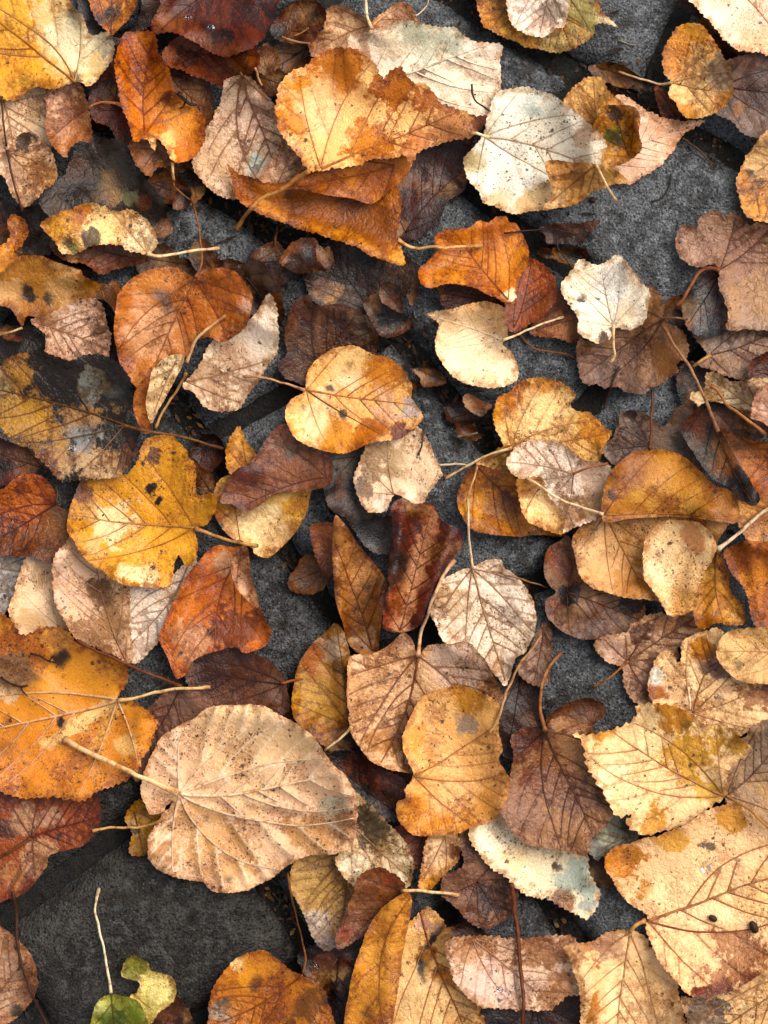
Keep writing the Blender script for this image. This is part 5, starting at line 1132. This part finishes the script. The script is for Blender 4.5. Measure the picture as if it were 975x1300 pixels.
def build_all():
    SPECS.sort(key=lambda s: s['layer'])
    roots = {}
    for S in SPECS:
        if S['of']: continue
        e = bpy.data.objects.new('leaf_scrap' if S['key'].startswith('scrap') else 'fallen_leaf', None)
        e.empty_display_size = .005
        COL.objects.link(e)
        e.location = wpt(S['b'][0], S['b'][1], 4 + 5 * S['layer'])
        e['label'] = S['label']; e['category'] = 'leaf'; e['group'] = 'torn leaf scraps in the hollows' if S['key'].startswith('scrap') else 'fallen autumn leaves on the paving'
        roots[S['key']] = e
    for i, S in enumerate(SPECS):
        build_leaf(S, roots[S['of'] or S['key']], seed_of(S['key']))
    for i, S in enumerate(SPECS):
        if S['st']: build_stalk(S, roots[S['of'] or S['key']], seed_of(S['key']))
    # scraps that ended up wholly under other leaves are taken out again
    for S in SPECS:
        Q, z = S['top']
        m = (Q[:, 0] > 0) & (Q[:, 0] < 975) & (Q[:, 1] > 0) & (Q[:, 1] < 1300)
        vis = np.mean((g_sample(HG, Q) < z + 2.5) & m) if m.any() else 0
        if vis < .06 and not S['of'] and not any(o['of'] == S['key'] for o in SPECS):
            print('hidden', S['key'], round(float(vis), 3))
            e = roots[S['key']]
            for ob in list(e.children_recursive) + [e]: bpy.data.objects.remove(ob)
    bpy.context.view_layer.update()

build_all()

# ------------------------------------------------------------------ loose twigs and stalks
def twig(label, path, r, c, fork=None):
    Q = resample(catmull(pts(path), 4, False), 4)
    z = rest_line(Q, r)
    Q = Q + (np.stack([vnoise(Q, .07, Q[0, 0], 2), vnoise(Q, .07, Q[0, 1] + 40, 2)], 1) - .5) * 4
    rt = bpy.data.objects.new('twig', None); COL.objects.link(rt)
    rt.location = wpt(Q[0][0], Q[0][1], z[0])
    rt['label'] = label; rt['category'] = 'twig'; rt['group'] = 'loose twigs and stalks'
    rs = random.Random(len(label) + int(Q[0][0]))
    R = r * np.array([rs.uniform(.8, 1.15) for _ in Q]) * np.linspace(1.15, .8, len(Q))
    emit_tube('stalk', np.stack([Q[:, 0], Q[:, 1], z], 1), R, acol(c), rs.uniform(0, 900), M_STALK, np.array(rt.location), rt, 7)
    if fork:
        Q = resample(catmull(pts(fork), 4, False), 4)
        z2 = rest_line(Q, r * .7)
        emit_tube('side_twig', np.stack([Q[:, 0], Q[:, 1], z2], 1), r * .7 * np.linspace(1, .6, len(Q)), acol(c), 5., M_STALK, np.array(rt.location), rt, 6)
for a in TWIGS: twig(*a)

# ------------------------------------------------------------------ seeds
def seed(label, x, y, a, b, ang):
    z = float(g_sample(HG, np.array([[x, y]]))[0])
    V, F = [], []; nu, nw = 12, 7; ca, sa = math.cos(ang), math.sin(ang)
    for j in range(1, nw):
        t = math.pi * j / nw
        for i in range(nu):
            q = 2 * math.pi * i / nu; rr = b * math.sin(t) ** .8 * (1 + .13 * math.cos(q * 4))
            u, v, w_ = -a * math.cos(t), rr * math.cos(q), rr * .8 * math.sin(q)
            V.append((x + u * ca - v * sa, y + u * sa + v * ca, z + b * .6 + w_))
    for e in (-1, 1): V.append((x + e * a * ca, y + e * a * sa, z + b * .6))
    for j in range(nw - 2):
        for i in range(nu): F.append((j * nu + i, j * nu + (i + 1) % nu, (j + 1) * nu + (i + 1) % nu, (j + 1) * nu + i))
    n = len(V)
    for i in range(nu):
        F.append((n - 2, (i + 1) % nu, i)); F.append((n - 1, (nw - 2) * nu + i, (nw - 2) * nu + (i + 1) % nu))
    V = np.array(V); o3 = np.array(wpt(x, y, z))
    me = new_mesh('seed', wpts(V[:, :2], V[:, 2]) - o3, F, M_STALK)
    c = np.ones((n, 4)); c[:, :3] = acol('3a2114'); fattr(me, 'ca', c); fattr(me, 'lc', V)
    o = link('seed', me); o.location = o3
    o['label'] = label; o['category'] = 'seed'; o['group'] = 'loose seeds and buds'
for a in SEEDS: seed(*a)

# ------------------------------------------------------------------ rain drops
def drop(label, x, y, r, squash=.55):
    z = float(g_sample(HG, np.array([[x, y]]))[0])
    V, F = [], []
    nu, nvv = 14, 6
    for j in range(nvv):
        a = (math.pi / 2) * j / nvv
        for i in range(nu):
            t = 2 * math.pi * i / nu
            rr = r * math.cos(a) * (1 + .10 * math.sin(2 * t + x) + .06 * math.sin(3 * t))
            V.append((x + rr * math.cos(t), y + rr * math.sin(t), z - .6 + r * squash * math.sin(a) + .2))
    V.append((x, y, z - .4 + r * squash))
    for j in range(nvv - 1):
        for i in range(nu):
            F.append((j * nu + i, (j + 1) * nu + i, (j + 1) * nu + (i + 1) % nu, j * nu + (i + 1) % nu))
    for i in range(nu): F.append(((nvv - 1) * nu + i, len(V) - 1, (nvv - 1) * nu + (i + 1) % nu))
    F.append(tuple(range(nu)))
    V = np.array(V)
    W = wpts(V[:, :2], V[:, 2]); o3 = np.array(wpt(x, y, z))
    o = link('water_drop', new_mesh('water_drop', W - o3, F, M_WATER))
    o.location = o3
    o['label'] = label; o['category'] = 'water drop'; o['group'] = 'rain drops on the leaves'
for a in DROPS: drop(*a)

# ------------------------------------------------------------------ crumbs of rotted leaf and grit caught in the joints and hollows
def litter():
    COVER = HG - HG0
    rs = random.Random(77)
    V, F, C = [], [], []
    def frag(x, y, r, el, c):
        z = float(g_sample(HG, np.array([[x, y]]))[0])
        k = rs.randint(4, 6); a0 = rs.uniform(0, 6.3); n0 = len(V)
        tx, ty = rs.uniform(-.5, .5), rs.uniform(-.5, .5)
        ca, sa = math.cos(a0), math.sin(a0)
        for s in (1, 0):
            for i in range(k):
                t = 2 * math.pi * i / k; q = r * rs.uniform(.6, 1.1)
                u, v = q * math.cos(t) * el, q * math.sin(t) / el
                dx, dy = u * ca - v * sa, u * sa + v * ca
                V.append((x + dx, y + dy, z + r * .35 + tx * dx + ty * dy + (.9 if s else 0))); C.append(c)
        F.append(tuple(n0 + i for i in range(k))[::-1])
        F.append(tuple(n0 + k + i for i in range(k)))
        for i in range(k):
            j = (i + 1) % k
            F.append((n0 + i, n0 + j, n0 + k + j, n0 + k + i))
    cols = ['2a1c12', '3b2414', '1c1612', '4a2f1a', '5d4026', '15120f', '7a5a38']
    for r in range(len(ROWS)):
        A = catmull(pts(ROWS[r]), 6, False)
        for q in A:
            if not (-60 < q[0] < 1040 and -60 < q[1] < 1360): continue
            for _ in range(4):
                x, y = q + np.array([rs.gauss(0, 11), rs.gauss(0, 11)])
                if g_sample(COVER, np.array([[x, y]]))[0] > .8: continue
                frag(x, y, rs.choice([1.2, 1.6, 2.2, 3, 4.5]), rs.uniform(1, 1.9), acol(rs.choice(cols)))
    for _ in range(380):
        x, y = rs.uniform(-20, 995), rs.uniform(-20, 1320)
        frag(x, y, rs.choice([.6, .7, .9, 1.2, 1.6]), rs.uniform(1, 1.8), acol(rs.choice(cols)))
    # flattened torn flakes of rotted leaf in the hollows
    def flake(x, y, r, c):
        z = float(g_sample(HG, np.array([[x, y]]))[0]) + rs.uniform(.4, 2.0)
        k = rs.randint(8, 12); n0 = len(V); a0 = rs.uniform(0, 6.3); el = rs.uniform(1.1, 2.6)
        tx, ty, bend = rs.uniform(-.16, .16), rs.uniform(-.16, .16), rs.uniform(-.01, .02)
        ca, sa = math.cos(a0), math.sin(a0)
        ring = [(r * rs.uniform(.45, 1.1) * math.cos(6.283 * i / k) * el, r * rs.uniform(.45, 1.1) * math.sin(6.283 * i / k) / el) for i in range(k)]
        for s in (1, 0):
            for u, v in ring + [(0, 0)]:
                dx, dy = u * ca - v * sa, u * sa + v * ca
                V.append((x + dx, y + dy, z + tx * dx + ty * dy + bend * u * u + (.8 if s else 0))); C.append(c * rs.uniform(.7, 1.2))
        for i in range(k):
            j = (i + 1) % k
            F.append((n0 + k, n0 + j, n0 + i)); F.append((n0 + 2 * k + 1, n0 + k + 1 + i, n0 + k + 1 + j))
            F.append((n0 + i, n0 + j, n0 + k + 1 + j, n0 + k + 1 + i))
    fc = ['2c1a10', '33200f', '1d140e', '3a2412', '22180f', '19120c', '4a2a16', '2a1c12']
    for zx, zy, zr, cnt, _w in HOLLOWS:
        for _ in range(cnt or 8):
            x, y = zx + rs.gauss(0, zr * .6), zy + rs.gauss(0, zr * .6)
            if g_sample(COVER, np.array([[x, y]]))[0] > 9: continue
            flake(x, y, rs.choice([2.5, 3, 4, 5, 7]), acol(rs.choice(fc)))
    V_ = np.array(V)
    me = new_mesh('leaf_crumbs', wpts(V_[:, :2], V_[:, 2]), F, M_STALK, False)
    ca = np.ones((len(V_), 4)); ca[:, :3] = np.array(C)
    fattr(me, 'ca', ca); fattr(me, 'lc', V_)
    o = link('leaf_crumbs', me)
    o['kind'] = 'stuff'; o['label'] = 'dark crumbs and torn flakes of rotted leaf in joints and hollows'; o['category'] = 'litter'
litter()
